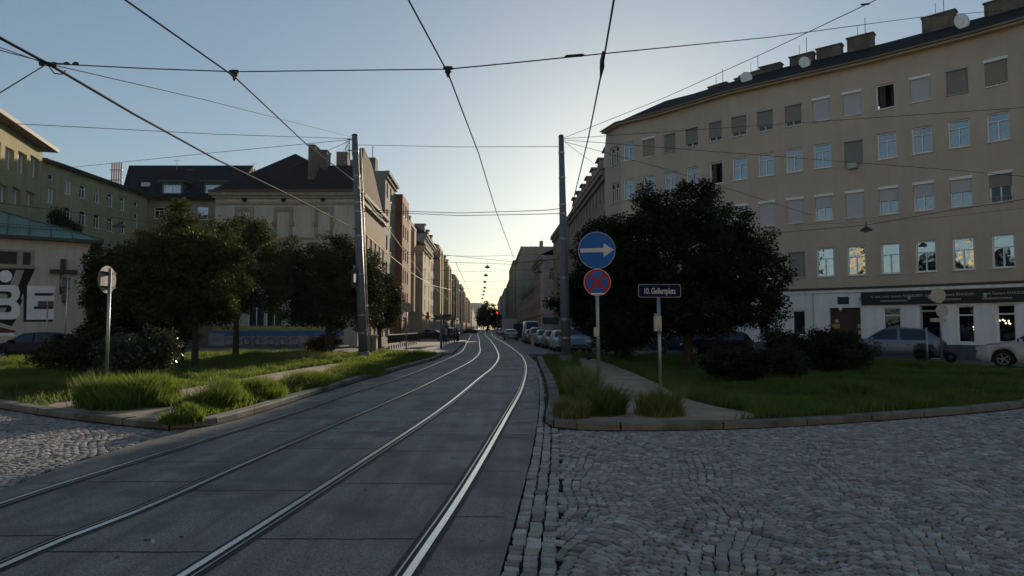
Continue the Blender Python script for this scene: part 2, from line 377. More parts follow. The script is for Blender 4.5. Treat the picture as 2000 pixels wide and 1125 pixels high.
for nm, px in (('island_left', LI), ('island_right', RI)):
    o = densify(outl(px, KZ))
    if area(o) < 0: o = o[::-1]
    ISL[nm] = o; n = len(o)
    inner = []
    for i in range(n):
        t = (o[(i+1) % n]-o[i-1]).normalized(); inner.append(o[i]+Vector((-t.y, t.x))*.22)
    mb = MB(); mb.face([(p.x, p.y, KZ-.02) for p in inner]); structure('verge_soil', mb, M_soil)
    # kerb stones: closed strip in blocks of ~1 m with small gaps
    kb = MB(); acc = 0
    for i in range(n):
        a, b = o[i], o[(i+1) % n]; c, d = inner[(i+1) % n], inner[i]; L_ = (b-a).length
        g0 = a+(b-a)*(0.02/max(L_, .05)) if i % 2 == 0 else a; h0 = d+(c-d)*(0.02/max(L_, .05)) if i % 2 == 0 else d
        kz = KZ + random.uniform(-.006, .006) if i % 2 == 0 else kz
        kb.face([(g0.x, g0.y, kz), (b.x, b.y, kz), (c.x, c.y, kz), (h0.x, h0.y, kz)])
        ch = .02
        tt = (b-a).normalized(); nn = Vector((tt.y, -tt.x))*ch
        kb.face([(g0.x+nn.x, g0.y+nn.y, 0), (b.x+nn.x, b.y+nn.y, 0), (b.x+nn.x, b.y+nn.y, kz-ch), (g0.x+nn.x, g0.y+nn.y, kz-ch)])
        kb.face([(g0.x+nn.x, g0.y+nn.y, kz-ch), (b.x+nn.x, b.y+nn.y, kz-ch), (b.x, b.y, kz), (g0.x, g0.y, kz)])
        kb.face([(h0.x, h0.y, kz), (c.x, c.y, kz), (c.x, c.y, KZ-.06), (h0.x, h0.y, KZ-.06)])
    structure('kerb', kb, M_kerb)
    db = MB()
    for i in range(n):   # dark line along the kerb foot
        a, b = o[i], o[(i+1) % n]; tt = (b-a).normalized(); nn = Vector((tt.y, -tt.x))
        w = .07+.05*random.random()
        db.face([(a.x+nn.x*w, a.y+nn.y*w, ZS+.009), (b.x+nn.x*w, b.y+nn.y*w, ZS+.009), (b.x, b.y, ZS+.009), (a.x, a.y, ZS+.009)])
    structure('kerb_foot_strip', db, M_sand)
# paths across the islands
def sheet(name, px, z, m, kind='structure'):
    o = densify(outl(px, z), .4); 
    if area(o) < 0: o = o[::-1]
    mb = MB(); mb.face([(p.x, p.y, z) for p in o]); return structure(name, mb, m), [(p.x, p.y) for p in o]
_, PATHL = sheet('footpath', [(60, 793), (130, 781), (200, 776), (300, 775), (345, 762), (430, 748), (520, 731), (600, 718), (660, 709), (672, 711), (668, 718), (600, 737), (520, 752), (450, 764), (395, 781), (352, 800), (392, 822), (360, 827), (290, 820), (200, 809), (120, 800)], KZ-.012, M_path)
_, PATHR = sheet('footpath', [(1128, 699), (1158, 700), (1195, 712), (1240, 729), (1290, 752), (1330, 776), (1400, 795), (1510, 812), (1500, 819), (1330, 824), (1200, 825), (1078, 825), (1082, 806), (1150, 800), (1190, 790), (1170, 770), (1150, 745), (1132, 715)], KZ-.012, M_path)
# pavements beyond and along the frontages
mb = MB()
SL = -.0333
def fl(D, off=0): return -12.14+SL*D+off
def fr(D, off=0): return 9.7+SL*D+off
mb.prism([(fl(64), 64), (fl(64, 2.6), 64), (fl(600, 2.6), 600), (fl(600), 600)], 0, .12)
mb.prism([(fr(59, -2.5), 59), (fr(59), 59), (fr(600), 600), (fr(600, -2.5), 600)], 0, .12)
mb.prism([(-28, 57), (-10.5, 57), (-10.5, 63.8), (-28, 63.8)], 0, .12)
structure('pavement', mb, M_pave)
# tram stop platform
plat = outl([(815, 687), (820, 684.5), (905, 660), (916, 655.5), (918, 656), (911, 665), (884, 689.5), (860, 690)], .16)
mb = MB(); mb.prism(plat if area(plat) > 0 else plat[::-1], 0, .17, 0, 1); structure('stop_platform', mb, [mat('platform_top', (.16, .16, .155), .8, var=.2, bump=.3), M_kerb])
refuge = outl([(1032, 692), (1062, 692.5), (1075, 689), (1040, 686)], .12)
mb = MB(); mb.prism(refuge if area(refuge) > 0 else refuge[::-1], 0, .13); structure('traffic_refuge', mb, M_kerb)

# ---- setts
def stones(name, cents, m, org):
    """cents: arrays x,y,ang,w,d"""
    x, y, ang, w, d = cents; n = len(x)
    jit = rng.uniform(-1, 1, (n, 4, 2))*0.007
    base = np.array([(-1, -1), (1, -1), (1, 1), (-1, 1)], float)
    V = np.zeros((n, 12, 3)); hz = rng.normal(0, .0022, n); tl = rng.normal(0, .0022, (n, 2))
    ca, sa = np.cos(ang), np.sin(ang)
    for lv, (sc, z) in enumerate(((.5, .0), (.495, .029), (.462, .033))):
        px = base[None, :, 0]*w[:, None]*sc+jit[:, :, 0]; py = base[None, :, 1]*d[:, None]*sc+jit[:, :, 1]
        V[:, lv*4:lv*4+4, 0] = x[:, None]+px*ca[:, None]-py*sa[:, None]; V[:, lv*4:lv*4+4, 1] = y[:, None]+px*sa[:, None]+py*ca[:, None]
        V[:, lv*4:lv*4+4, 2] = z+(hz[:, None]+base[None, :, 0]*tl[:, :1]+base[None, :, 1]*tl[:, 1:] if lv else 0)
    q = []
    for l in (0, 4):
        for k in range(4): q.append((l+k, l+(k+1) % 4, l+4+(k+1) % 4, l+4+k))
    q.append((8, 9, 10, 11)); q = np.array(q)
    Fc = (q[None]+(np.arange(n)*12)[:, None, None]).reshape(-1, 4)
    tone = np.repeat(np.clip(rng.normal(.5, .22, n), 0, 1), 12)
    o = np_obj(name, V.reshape(-1, 3), Fc, m, tone=tone); o['kind'] = 'structure'; return o
def arcs(poly, rot, Wd, p, org=(0, 0)):
    """segmental arc paving inside polygon"""
    P_ = np.array(poly); c, s = math.cos(rot), math.sin(rot)
    q = np.c_[P_[:, 0]*c+P_[:, 1]*s, -P_[:, 0]*s+P_[:, 1]*c]; x0, y0 = q.min(0)-1; x1, y1 = q.max(0)+1
    Rr = Wd*.56; X = []; Y = []; A = []; WW = []; DD = []
    tmax = math.asin(Wd/2/Rr); na = int(round(2*tmax*Rr/p))
    for lane in range(int((x1-x0)/Wd)+1):
        xc = x0+(lane+.5)*Wd
        for k in range(int((y1-y0)/p)+8):
            yc = y0+k*p+rng.normal(0, .006); ph = rng.uniform(-.5, .5)
            cuts = np.linspace(-tmax, tmax, na+1)+np.r_[0, rng.normal(0, .012, na-1), 0]
            for i in range(na):
                th = (cuts[i]+cuts[i+1])/2
                X.append(xc+Rr*math.sin(th)); Y.append(yc+Rr*math.cos(th)-Rr+ rng.normal(0, .003)); A.append(-th); WW.append((cuts[i+1]-cuts[i])*Rr*.87); DD.append(p*math.cos(th)*.87)
    X, Y, A, WW, DD = map(np.array, (X, Y, A, WW, DD))
    Y0 = Y.copy(); Y = Y+.10*np.sin(X*1.7+.6)+.05*np.sin(X*3.9); X = X+.12*np.sin(Y0*1.3)+.05*np.sin(Y0*3.1+1)
    gx = X*c-Y*s; gy = X*s+Y*c; k = inpoly(gx, gy, poly)
    return gx[k], gy[k], (A+rot)[k]+rng.normal(0, .03, k.sum()), WW[k], DD[k]
reN = [p for p in reC if p.y < 13.4]
isr = [p for p in ISL['island_right']]
# right sett field polygon: slab edge (offset), island kerb front, out to the right
edge = offset_line(reC, .375)
edge = [p for p in edge if 1.5 < p.y < 11.9]
front = [(G(x, y, 0).x, G(x, y, 0).y-.08) for x, y in ((1085, 842), (1200, 843), (1330, 842), (1500, 837), (1650, 827), (1800, 815), (1900, 807), (2000, 797), (2100, 783))]
polyR = [(p.x, p.y) for p in edge]+front+[(20, 14), (20, 1.5)]
bed = MB(); bed.face([(p[0]-.4 if i < len(edge) else p[0], p[1]+.06 if i >= len(edge) else p[1], .004) for i, p in enumerate(polyR)][::-1] if area(polyR) < 0 else [(p[0], p[1], .004) for p in polyR]); structure('paving_bed', bed, M_sand)
cr = arcs(polyR, R(-14), 1.3, .096)
stones('sett_paving', cr, M_stone, (0, 0))
# straight gutter rows along the slab edge, all the way up beside the right island
gx, gy, ga, gw, gd = [], [], [], [], []
for row, off in enumerate((.07, .19, .31)):
    ln_ = offset_line(reC, off); acc = 0; pos = 0
    for i in range(len(ln_)-1):
        a, b = ln_[i], ln_[i+1]; L_ = (b-a).length
        if a.y > 40 or b.y < 1.5: continue
        if a.y > 12.2 and row > (1 if a.y < 34 else 0): continue
        ang = math.atan2(b.y-a.y, b.x-a.x); t = -acc
        while t < L_:
            if t >= 0:
                p = a+(b-a)*(t/L_); ln2 = random.uniform(.09, .16)
                gx.append(p.x+random.gauss(0, .004)); gy.append(p.y); ga.append(ang+random.gauss(0, .05)); gw.append(ln2*.88); gd.append(.10)
                t += ln2
            else: t += .12
        acc = max(0, 0)
stones('gutter_setts', tuple(map(np.array, (gx, gy, ga, gw, gd))), M_stone, (0, 0))
bd = MB(); ribbon(bd, [p for p in reC if 1.4 < p.y < 40], 0, .9, .006); structure('gutter_bed', bd, M_sand)
# left sett field
ledge = [p for p in offset_line(leC, -.04) if -3 < p.x+30 and p.y < 12.2 and p.x > -16]
frontL = [(G(x, y, 0).x, G(x, y, 0).y-.06) for x, y in ((352, 846), (290, 840), (200, 829), (100, 817), (0, 801), (-120, 780), (-300, 749))]
polyL = [(p.x, p.y) for p in ledge]+frontL+[(-20, 14), (-20, 4)]
bed = MB(); bed.face([(p[0], p[1], .004) for p in (polyL if area(polyL) > 0 else polyL[::-1])]); structure('paving_bed', bed, M_sand)
stones('sett_paving', arcs(polyL, R(25), 1.3, .098), M_stoneB, (0, 0))

# ================================================================== BUILDINGS
def unit2(A, B): d = Vector((B[0]-A[0], B[1]-A[1])); return d.normalized(), d.length
def facade(mb, A, B, z0, z1, holes=(), m=0, depth=.16, mj=None):
    u, L_ = unit2(A, B); n = Vector((u.y, -u.x)); mj = m if mj is None else mj
    hs = [(max(0, a), min(L_, b), max(z0, c), min(z1, d)) for a, b, c, d in holes if b > 0.02 and a < L_-.02 and d > z0+.01 and c < z1-.01]
    us = sorted({0, L_, *[h[0] for h in hs], *[h[1] for h in hs]}); zs = sorted({z0, z1, *[h[2] for h in hs], *[h[3] for h in hs]})
    def pt(a, z, d=0): return (A[0]+u.x*a-n.x*d, A[1]+u.y*a-n.y*d, z)
    for i in range(len(us)-1):
        if us[i+1]-us[i] < 1e-4: continue
        um = (us[i]+us[i+1])/2; run = None
        for k in range(len(zs)-1):
            zm = (zs[k]+zs[k+1])/2; hole = any(h[0] < um < h[1] and h[2] < zm < h[3] for h in hs)
            if not hole:
                if run is None: run = zs[k]
            if (hole or k == len(zs)-2) and run is not None:
                zt = zs[k] if hole else zs[k+1]
                mb.face([pt(us[i], run), pt(us[i+1], run), pt(us[i+1], zt), pt(us[i], zt)], m); run = None
    for a, b, c, d in hs:
        mb.face([pt(a, c), pt(a, c, depth), pt(a, d, depth), pt(a, d)], mj); mb.face([pt(b, c), pt(b, d), pt(b, d, depth), pt(b, c, depth)], mj)
        mb.face([pt(a, d), pt(a, d, depth), pt(b, d, depth), pt(b, d)], mj); mb.face([pt(a, c), pt(b, c), pt(b, c, depth), pt(a, c, depth)], mj)
PROTO = {}
def win_meshes(w, h, style):
    """list of (name, mesh, [sub...]) in local coordinates: x along the wall, -y outward, origin bottom centre on the recess plane"""
    key = (round(w, 2), round(h, 2), style)
    if key in PROTO: return PROTO[key]
    out = []; fw = .075
    def frame(mw=M_white, mull=True, trans_=.70, ysh=0):
        f = MB()
        for x in (-w/2+fw/2, w/2-fw/2): f.box((x, -.03+ysh, h/2), (fw, .06, h))
        for z in (fw/2, h-fw/2): f.box((0, -.03+ysh, z), (w-2*fw, .058, fw))
        if mull: f.box((0, -.032+ysh, h*trans_/2), (.06, .055, h*trans_))
        if mull and trans_ < 1: f.box((0, -.034+ysh, h*trans_), (w-2*fw, .05, .05))
        return f.mesh('window', [mw])
    def pane(mm, y=.0, z0=0, z1=None):
        p = MB(); z1 = h if z1 is None else z1; p.box((0, y+.01, (z0+z1)/2), (w, .012, z1-z0)); return p.mesh('pane', [mm])
    def shutter(mm, z0):
        p = MB(); z = z0; 
        while z < h-.12: p.box((0, -.075, z+.022), (w-.02, .02, .040)); z += .045
        p.box((0, -.07, (z0+h-.12)/2), (w-.03, .012, h-.12-z0)); return p.mesh('shutter', [mm])
    def sbox(mm):
        p = MB(); p.box((0, -.125, h-.075), (w+.06, .16, .15)); return p.mesh('shutter_box', [mm])
    def sill(mm=M_white):
        p = MB(); p.box((0, -.13, -.02), (w+.08, .22, .035)); return p.mesh('sill', [mm])
    def grill():
        p = MB(); g = .28
        p.tube([(-w/2+.03, -.14, g), (w/2-.03, -.14, g)], .012, 5); p.tube([(-w/2+.03, -.14, .05), (w/2-.03, -.14, .05)], .012, 5)
        k = int(w/.11)
        for i in range(k+1): x = -w/2+.04+(w-.08)*i/k; p.tube([(x, -.14, .03), (x, -.14, g)], .008, 4)
        return p.mesh('guard_rail', [M_whited])
    if style == 'far': # one mesh, frame and glass
        f = MB(); f.box((0, .01, h/2), (w, .012, h), m=1)
        for x in (-w/2+.05, w/2-.05, 0): f.box((x, -.03, h/2), (.07, .05, h))
        for z in (.05, h-.05, h*.68): f.box((0, -.028, z), (w-.1, .048, .06))
        f.box((0, -.12, -.03), (w+.1, .24, .05)); out = [('window', f.mesh('window', [M_whited, M_glass]))]
    elif style == 'far_dark':
        f = MB(); f.box((0, .01, h/2), (w, .012, h), m=1); f.box((0, -.03, h/2), (.07, .05, h)); f.box((0, -.028, h*.68), (w-.1, .048, .06)); out = [('window', f.mesh('window', [M_whited, M_glassd]))]
    elif style == 'shop':
        f = MB(); f.box((0, .01, h/2), (w, .012, h), m=1)
        for x in (-w/2+.04, w/2-.04): f.box((x, -.03, h/2), (.08, .05, h))
        for z in (.04, h-.04, h*.75): f.box((0, -.028, z), (w-.1, .048, .07))
        out = [('window', f.mesh('window', [M_white, M_glassd]))]
    elif style == 'B': out = [('window', frame()), ('pane', pane(M_glass)), ('sill', sill())]
    elif style == 'B1': out = [('window', frame()), ('pane', pane(glass_mat('glass_net', (.16, .17, .18), .28))), ('sill', sill())]
    elif style == 'B2':
        p = MB(); p.box((-w*.27, .004, h/2), (w*.36, .012, h*.92)); p.box((w*.3, .004, h/2), (w*.28, .012, h*.92))
        out = [('window', frame()), ('pane', pane(M_glass, .01)), ('curtain', p.mesh('curtain', [glass_mat('curtain_light', (.30, .29, .27), .2)])), ('sill', sill())]
    elif style == 'S2': out = [('window', frame()), ('pane', pane(M_glassd)), ('shutter', shutter(M_shut, h*.16)), ('shutter_box', sbox(M_whited)), ('sill', sill(M_whited))]
    elif style == 'S3': out = [('window', frame()), ('pane', pane(M_glass)), ('shutter', shutter(mat('shutter_beige', (.30, .26, .20), .7), h*.07)), ('shutter_box', sbox(M_white)), ('sill', sill())]
    elif style == 'L': out = [('window', frame(trans_=.62)), ('pane', pane(M_glassl)), ('sill', sill())]
    elif style == 'L0': out = [('window', frame(mull=False)), ('pane', pane(M_glassl))]
    elif style == 'D': out = [('window', frame()), ('pane', pane(M_glassd)), ('sill', sill())]
    elif style == 'O':
        f = MB(); p = MB(); p.box((w*.28, .2, h/2), (.04, .36, h*.9)); p.box((-w*.2, .03, h/2), (.3, .03, h*.9))
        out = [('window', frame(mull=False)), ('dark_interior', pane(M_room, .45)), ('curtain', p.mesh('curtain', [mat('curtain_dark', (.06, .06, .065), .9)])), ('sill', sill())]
    elif style == 'S': out = [('window', frame(mull=False)), ('shutter', shutter(M_shut, 0.03)), ('shutter_box', sbox(M_whited)), ('sill', sill(M_whited))]
    elif style == 'W': out = [('window', frame(mull=False)), ('shutter', shutter(M_shutw, 0.03)), ('shutter_box', sbox(M_white)), ('sill', sill())]
    elif style == 'N': out = [('window', frame()), ('pane', pane(M_glassd)), ('shutter', shutter(M_shut, h*.22)), ('shutter_box', sbox(M_whited)), ('guard_rail', grill()), ('sill', sill())]
    elif style == 'H': out = [('window', frame()), ('pane', pane(M_glass)), ('shutter', shutter(M_shutw, h*.48)), ('shutter_box', sbox(M_white)), ('sill', sill())]
    elif style == 'HG': out = [('window', frame()), ('pane', pane(M_glassd)), ('shutter', shutter(M_shut, h*.5)), ('shutter_box', sbox(M_white)), ('guard_rail', grill()), ('sill', sill())]
    elif style == 'C':  # bright curtains behind the pane
        out = [('window', frame(trans_=1.0)), ('pane', pane(glass_mat('curtained_glass', (.42, .43, .42), .25)))]
    elif style == 'G':  # square vent
        out = [('window', frame(mull=False)), ('pane', pane(M_glassd))]
    elif style == 'V':
        f = MB(); f.lathe([(0.001, -.01), (w/2, -.01), (w/2, .03)], 16, 0, 'y', (0, 0, h/2)); out = [('vent', f.mesh('vent', [M_dark]))]
    PROTO[key] = out; return out
def place_window(root, A, B, uc, z, w, h, style, depth=.16, name=None):
    u, L_ = unit2(A, B); n = Vector((u.y, -u.x)); ms = win_meshes(w, h, style)
    org = Vector(root['_org']); p = Vector((A[0]+u.x*uc-n.x*depth, A[1]+u.y*uc-n.y*depth, z))-org
    o = bpy.data.objects.new(name or ms[0][0], ms[0][1]); COL.objects.link(o); o.parent = root; o.location = p; o.rotation_euler = (0, 0, math.atan2(u.y, u.x))
    for nm, me in ms[1:]:
        c = bpy.data.objects.new(nm, me); COL.objects.link(c); c.parent = o
    return o
def hit(A, B, px, py):
    """pixel -> (u, z) on the vertical plane through A,B"""
    u, L_ = unit2(A, B); n = Vector((u.y, -u.x, 0)); d = ray(px, py); o = Vector((0, 0, CAMH)); a = Vector((A[0], A[1], 0))
    t = (a-o).dot(n)/d.dot(n); p = o+d*t; return (Vector((p.x, p.y))-Vector(A)).dot(u), p.z
def slab(mb, A, B, z0, z1, out, back=.0, m=0, ends=0):
    """a moulding box along a wall from A to B standing out by `out`"""
    u, L_ = unit2(A, B); n = Vector((u.y, -u.x)); a = Vector(A[:2])-u*ends; b = Vector(B[:2])+u*ends
    q = [a+n*out, b+n*out, b-n*back, a-n*back]
    mb.prism([(p.x, p.y) for p in q], z0, z1, m, bottom=True)
def polyoff(pts, d):
    """offset a polyline of 2D points outward (right of travel) with mitres"""
    out = []
    for i, p in enumerate(pts):
        p = Vector(p)
        if i == 0: u, _ = unit2(pts[0], pts[1]); out.append(p+Vector((u.y, -u.x))*d); continue
        if i == len(pts)-1: u, _ = unit2(pts[-2], pts[-1]); out.append(p+Vector((u.y, -u.x))*d); continue
        u1, _ = unit2(pts[i-1], pts[i]); u2, _ = unit2(pts[i], pts[i+1]); n1 = Vector((u1.y, -u1.x)); n2 = Vector((u2.y, -u2.x)); n = (n1+n2).normalized()
        out.append(p+n*(d/max(.4, n.dot(n1))))
    return out

# ---- long beige tenement on the right --------------------------------------------------------
base = G(1960, 705.0); u0 = 0
Dr = base.y
ZE = P(1960, 60, Dr).z                      # eave height from the near end
bend = [(1184, 262), (1212, 245), (1287, 227), (1424, 187), (1572.5, 153), (1694, 126), (1905.5, 73), (2100, 19)]
plan = [v2(G(x, y, ZE)) for x, y in bend]
WBEIGE = mat('plaster_beige', (.52, .43, .35), .92, var=.08, scale=.35, streak=.05, fine=.08, bump=.15, bscale=50)
WBEIGE2 = mat('plaster_white', (.78, .79, .80), .9, var=.10, scale=.6, streak=.12, fine=.05, bump=.12, bscale=50)
WPL = mat('plinth_grey', (.10, .11, .125), .85, var=.2, scale=1, streak=.2)
ORG = (plan[4][0], plan[4][1], 0)
bt = thing('apartment_building', 'long curved beige five-storey tenement with white ground floor, filling the right side', 'building', ORG)
A7, B7 = plan[5], plan[6]
def zrow(px, py):
    for i in range(len(plan)-1):
        uu, z = hit(plan[i], plan[i+1], px, py); L_ = unit2(plan[i], plan[i+1])[1]
        if -.01 <= uu <= L_+.01: return i, uu, z
    return len(plan)-2, uu, z
ROWS = [(zrow(1945, 167)[2], zrow(1945, 113)[2]), (zrow(1950, 275)[2], zrow(1950, 219)[2]), (zrow(1953, 395)[2], zrow(1953, 334)[2]), (zrow(1960, 523)[2], zrow(1960, 457)[2])]
ZG = zrow(1985, 549)[2]; ZP = zrow(1900, 674)[2]
cols = [(1228, 298), (1267, 290), (1308, 281), (1351, 271), (1397, 260), (1443, 249), (1494, 237), (1549, 226), (1604, 214), (1664, 201), (1729, 186), (1797, 171), (1869, 156), (1945, 140), (2024, 122)]
STY = ['BSSSNNNNWWOWSSS', 'BBBBOBBBBSBBBBB', 'BBBBBHWWHWHHHGB', 'BSBLBLSSLLLLLLL']
holes = {i: [] for i in range(len(plan)-1)}; todo = []
for ci, (px, py) in enumerate(cols):
    seg, uu, _ = zrow(px, py)
    for r, (za, zb) in enumerate(ROWS):
        st = STY[r][ci]; st = 'HG' if st == 'G' else st
        if ci < 1 and r == 3: continue
        st = {'B': ('B', 'B1', 'B2', 'B')[(ci*5+r*3) % 4], 'S': ('S', 'S2', 'S', 'S3')[(ci*3+r) % 4]}.get(st, st)
        w = 1.0; holes[seg].append((uu-w/2, uu+w/2, za, zb)); todo.append((seg, uu, za, w, zb-za, st))
for px in (1196, 1204.5):
    for r, (za, zb) in enumerate(ROWS[:3]):
        seg, uu, _ = zrow(px, 300); w = .8; holes[seg].append((uu-w/2, uu+w/2, za, zb)); todo.append((seg, uu, za, w, zb-za, 'D'))
# ground floor openings
def gopen(pxa, pxb, pya, pyb, st, w=None):
    seg, ua, _ = zrow(pxa, (pya+pyb)/2); seg2, ub, _ = zrow(pxb, (pya+pyb)/2)
    if seg2 != seg: ub = ua+1.3
    _, _, z1 = zrow((pxa+pxb)/2, pya); _, _, z0 = zrow((pxa+pxb)/2, pyb)
    z0 = max(z0, .02); holes[seg].append((ua, ub, z0, z1)); 
    if st: todo.append((seg, (ua+ub)/2, z0, ub-ua, z1-z0, st))
    return seg, ua, ub, z0, z1
gopen(1724, 1760, 601, 660, 'shop'); gopen(1869, 1904, 597, 670, 'shop'); gopen(1946, 1984, 594, 670, 'shop'); gopen(1546, 1573, 606, 655, 'L0'); gopen(1480, 1500, 610, 655, 'D'); gopen(1412, 1430, 612, 655, 'D'); gopen(2040, 2080, 592, 675, 'shop')
door = gopen(1621, 1682, 601, 714, None); sdoor = gopen(1797, 1838, 596, 716, None)
wall = MB()
for i in range(len(plan)-1):
    facade(wall, plan[i], plan[i+1], ZG, ZE, holes[i], 0, .16); 
    facade(wall, plan[i], plan[i+1], 0, ZG, holes[i], 1, .22)
# closing walls of the block
a0 = Vector(plan[0]); u_, _ = unit2(plan[0], plan[1]); backL = (a0.x+1.5, a0.y+14.0); backR = (plan[-1][0]+14, plan[-1][1]+9)
fRc = (fr(58), 58.0)
facade(wall, backL, plan[0], 0, ZE, (), 0); facade(wall, plan[-1], backR, 0, ZE, (), 0); facade(wall, backR, backL, 0, ZE, (), 0)
wall.build('wall', [WBEIGE, WBEIGE2], bt)
pl = MB(); st_ = MB(); cn = MB(); gut = MB()
for i in range(len(plan)-1):
    A, B = plan[i], plan[i+1]; u, L_ = unit2(A, B)
    hs = sorted([h for h in holes[i] if h[2] < ZP-.05]); cur = 0
    for h in hs+[(L_, L_, 0, 0)]:
        if h[0]-cur > .02:
            a = (A[0]+u.x*cur, A[1]+u.y*cur); b = (A[0]+u.x*h[0], A[1]+u.y*h[0]); pl = MB(); slab(pl, a, b, 0, ZP, .035); pl.build('plinth', WPL, bt)
        cur = h[1]
off1 = polyoff(plan, .09); off2 = polyoff(plan, .14); off3 = polyoff(plan, .42)
def band(mb, offs, z0, z1, m=0):
    for i in range(len(plan)-1):
        a, b = offs[i], offs[i+1]; c, d = Vector(plan[i+1]), Vector(plan[i])
        mb.face([(a.x, a.y, z0), (b.x, b.y, z0), (b.x, b.y, z1), (a.x, a.y, z1)], m); mb.face([(a.x, a.y, z1), (b.x, b.y, z1), (c.x, c.y, z1), (d.x, d.y, z1)], m); mb.face([(d.x, d.y, z0), (c.x, c.y, z0), (b.x, b.y, z0), (a.x, a.y, z0)], m)
band(st_, off1, ZG-.28, ZG-.14, 1); band(st_, off2, ZG-.10, ZG+.02, 0)
band(cn, off3, ZE-.02, ZE+.10, 0)
st_.build('string_course', [mat('cornice_dark', (.06, .06, .06), .8), WBEIGE2], bt)
cn.build('cornice', mat('cornice_beige', (.5, .4, .27), .85, var=.1, streak=.15), bt)
gutl = polyoff(plan, .50); g = MB(); g.tube([(p.x, p.y, ZE+.14) for p in gutl], .07, 8); g.build('gutter', mat('gutter_tin', (.22, .18, .13), .5, metal=.4), bt)
# roof
RH = 2.75; rb = 4.6; ea = polyoff(plan, .46); rg = polyoff(plan, -rb); bk = polyoff(plan, -9.5); rf = MB()
for i in range(len(plan)-1):
    for (p, q, zp, zq) in ((ea, rg, ZE+.12, ZE+RH), (rg, bk, ZE+RH, ZE+.2)):
        rf.face([(p[i].x, p[i].y, zp), (p[i+1].x, p[i+1].y, zp), (q[i+1].x, q[i+1].y, zq), (q[i].x, q[i].y, zq)])
rf.face([(ea[0].x, ea[0].y, ZE+.12), (rg[0].x, rg[0].y, ZE+RH), (bk[0].x, bk[0].y, ZE+.2)])
roof = rf.build('roof', mat('roof_tile_dark', (.028, .025, .025)), bt)
roof['_org'] = list(ORG)
def rpt(px, py, back):   # point above roof line at given back distance
    i, uu, _ = zrow(px, min(max(py, -300), 330)+60)
    A, B = plan[i], plan[i+1]; u, L_ = unit2(A, B); n = Vector((u.y, -u.x)); p = Vector(A)+u*uu-n*back; return p, u, n
for k, (px, w, y0) in enumerate(((1335, 30, 168), (1377, 11, 155), (1405, 42, 144), (1460, 36, 130), (1525, 40, 110), (1585, 42, 94), (1651, 43, 73), (1802, 48, 31), (1924, 50, 0), (2010, 40, -18))):
    p, u, n = rpt(px, 200, rb-.2); zt = P(px, y0, p.y).z; wd = w/F*p.y/max(.5, abs(u.x))*0.85; c = MB(); c.box((p.x, p.y, (ZE+zt)/2+1), (wd, .55, zt-ZE-2), math.atan2(u.y, u.x)); c.box((p.x, p.y, zt+.03), (wd+.12, .67, .08), math.atan2(u.y, u.x))
    ch = c.build('chimney', M_chim, roof)
    if k in (0, 2, 4, 6, 7):
        t = MB(); t.tube([(p.x+.3, p.y, zt), (p.x+.3, p.y, zt+1.3)], .02, 4); t.tube([(p.x-.2, p.y, zt), (p.x-.2, p.y, zt+.8)], .015, 4); t.build('antenna', M_iron, roof)
for px, py, r_ in ((1423, 152, .42), (1862, 42, .45), (1550, 122, .38)):
    p, u, n = rpt(px, py, 2.2); z = P(px, py, p.y).z; d = MB()
    d.lathe([(0.001, .10), (r_*.6, .06), (r_, 0), (r_, -.02), (r_*.6, .04), (.001, .08)], 20, 0, 'y', (p.x, p.y, z)); d.tube([(p.x, p.y+.1, z), (p.x, p.y+.25, z-.9)], .03, 6); d.tube([(p.x, p.y+.1, z-.2), (p.x-.1, p.y-.4, z-.1)], .015, 5)
    d.build('satellite_dish', M_white, roof)
for seg, uu, z, w, h, st in todo:
    place_window(bt, plan[seg], plan[seg+1], uu, z, w, h, st, .16 if z > ZG else .20)
# door recess
def recess(seg, ua, ub, z0, z1, dep, mb, m=0):
    A, B = plan[seg], plan[seg+1]; u, L_ = unit2(A, B); n = Vector((u.y, -u.x)); um = (ua+ub)/2
    c = Vector(A)+u*um-n*dep; mb.box((c.x, c.y, (z0+z1)/2), (ub-ua, .06, z1-z0), math.atan2(u.y, u.x), m)
def wp(seg, uu, out):
    A, B = plan[seg], plan[seg+1]; u, L_ = unit2(A, B); n = Vector((u.y, -u.x)); return Vector(A)+u*uu+n*out, math.atan2(u.y, u.x)
d = MB(); recess(*door[:3], 0, door[4], .30, d); c, a = wp(door[0], (door[1]+door[2])/2, -.255)
for s in (-.28, .28):
    for z in (.7, 1.6): q, _ = wp(door[0], (door[1]+door[2])/2+s*2, -.25); d.box((q.x, q.y, z), (.5, .04, .7), a)
dm = d.build('door', mat('door_brown', (.055, .025, .02), .5, var=.2), bt); dm['_org'] = list(ORG)
q, a = wp(door[0], (door[1]+door[2])/2+.1, -.22); h = MB(); h.box((q.x, q.y, 1.1), (.04, .08, .25), a); h.build('handle', M_galv, dm)
for du, z, w, hh, cc in ((-.55, 1.75, .42, .26, (.32, .26, .06)), (.82, 1.75, .40, .24, (.4, .35, .25)), (.82, 1.40, .36, .24, (.45, .42, .33)), (-.5, 2.05, .18, .16, (.5, .5, .4))):
    q, a = wp(door[0], (door[1]+door[2])/2+du, -.235); h = MB(); h.box((q.x, q.y, z), (w, .02, hh), a); h.build('notice', mat('notice_%d' % int(cc[2]*100), cc, .7), dm)
h = MB(); q, a = wp(door[0], (door[1]+door[2])/2-.2, .12); h.lathe([(.001, -.14), (.09, -.08), (.1, 0), (.05, .08), (.02, .1)], 12, 0, 'z', (q.x, q.y, door[4]-.05)); h.build('door_lamp', M_white, bt)
d = MB(); recess(sdoor[0], sdoor[1], sdoor[2], 0, 2.55, .26, d); recess(sdoor[0], sdoor[1], sdoor[2], 2.6, sdoor[4], .2, d); dm = d.build('shop_door', M_glassd, bt); dm['_org'] = list(ORG)
h = MB(); 
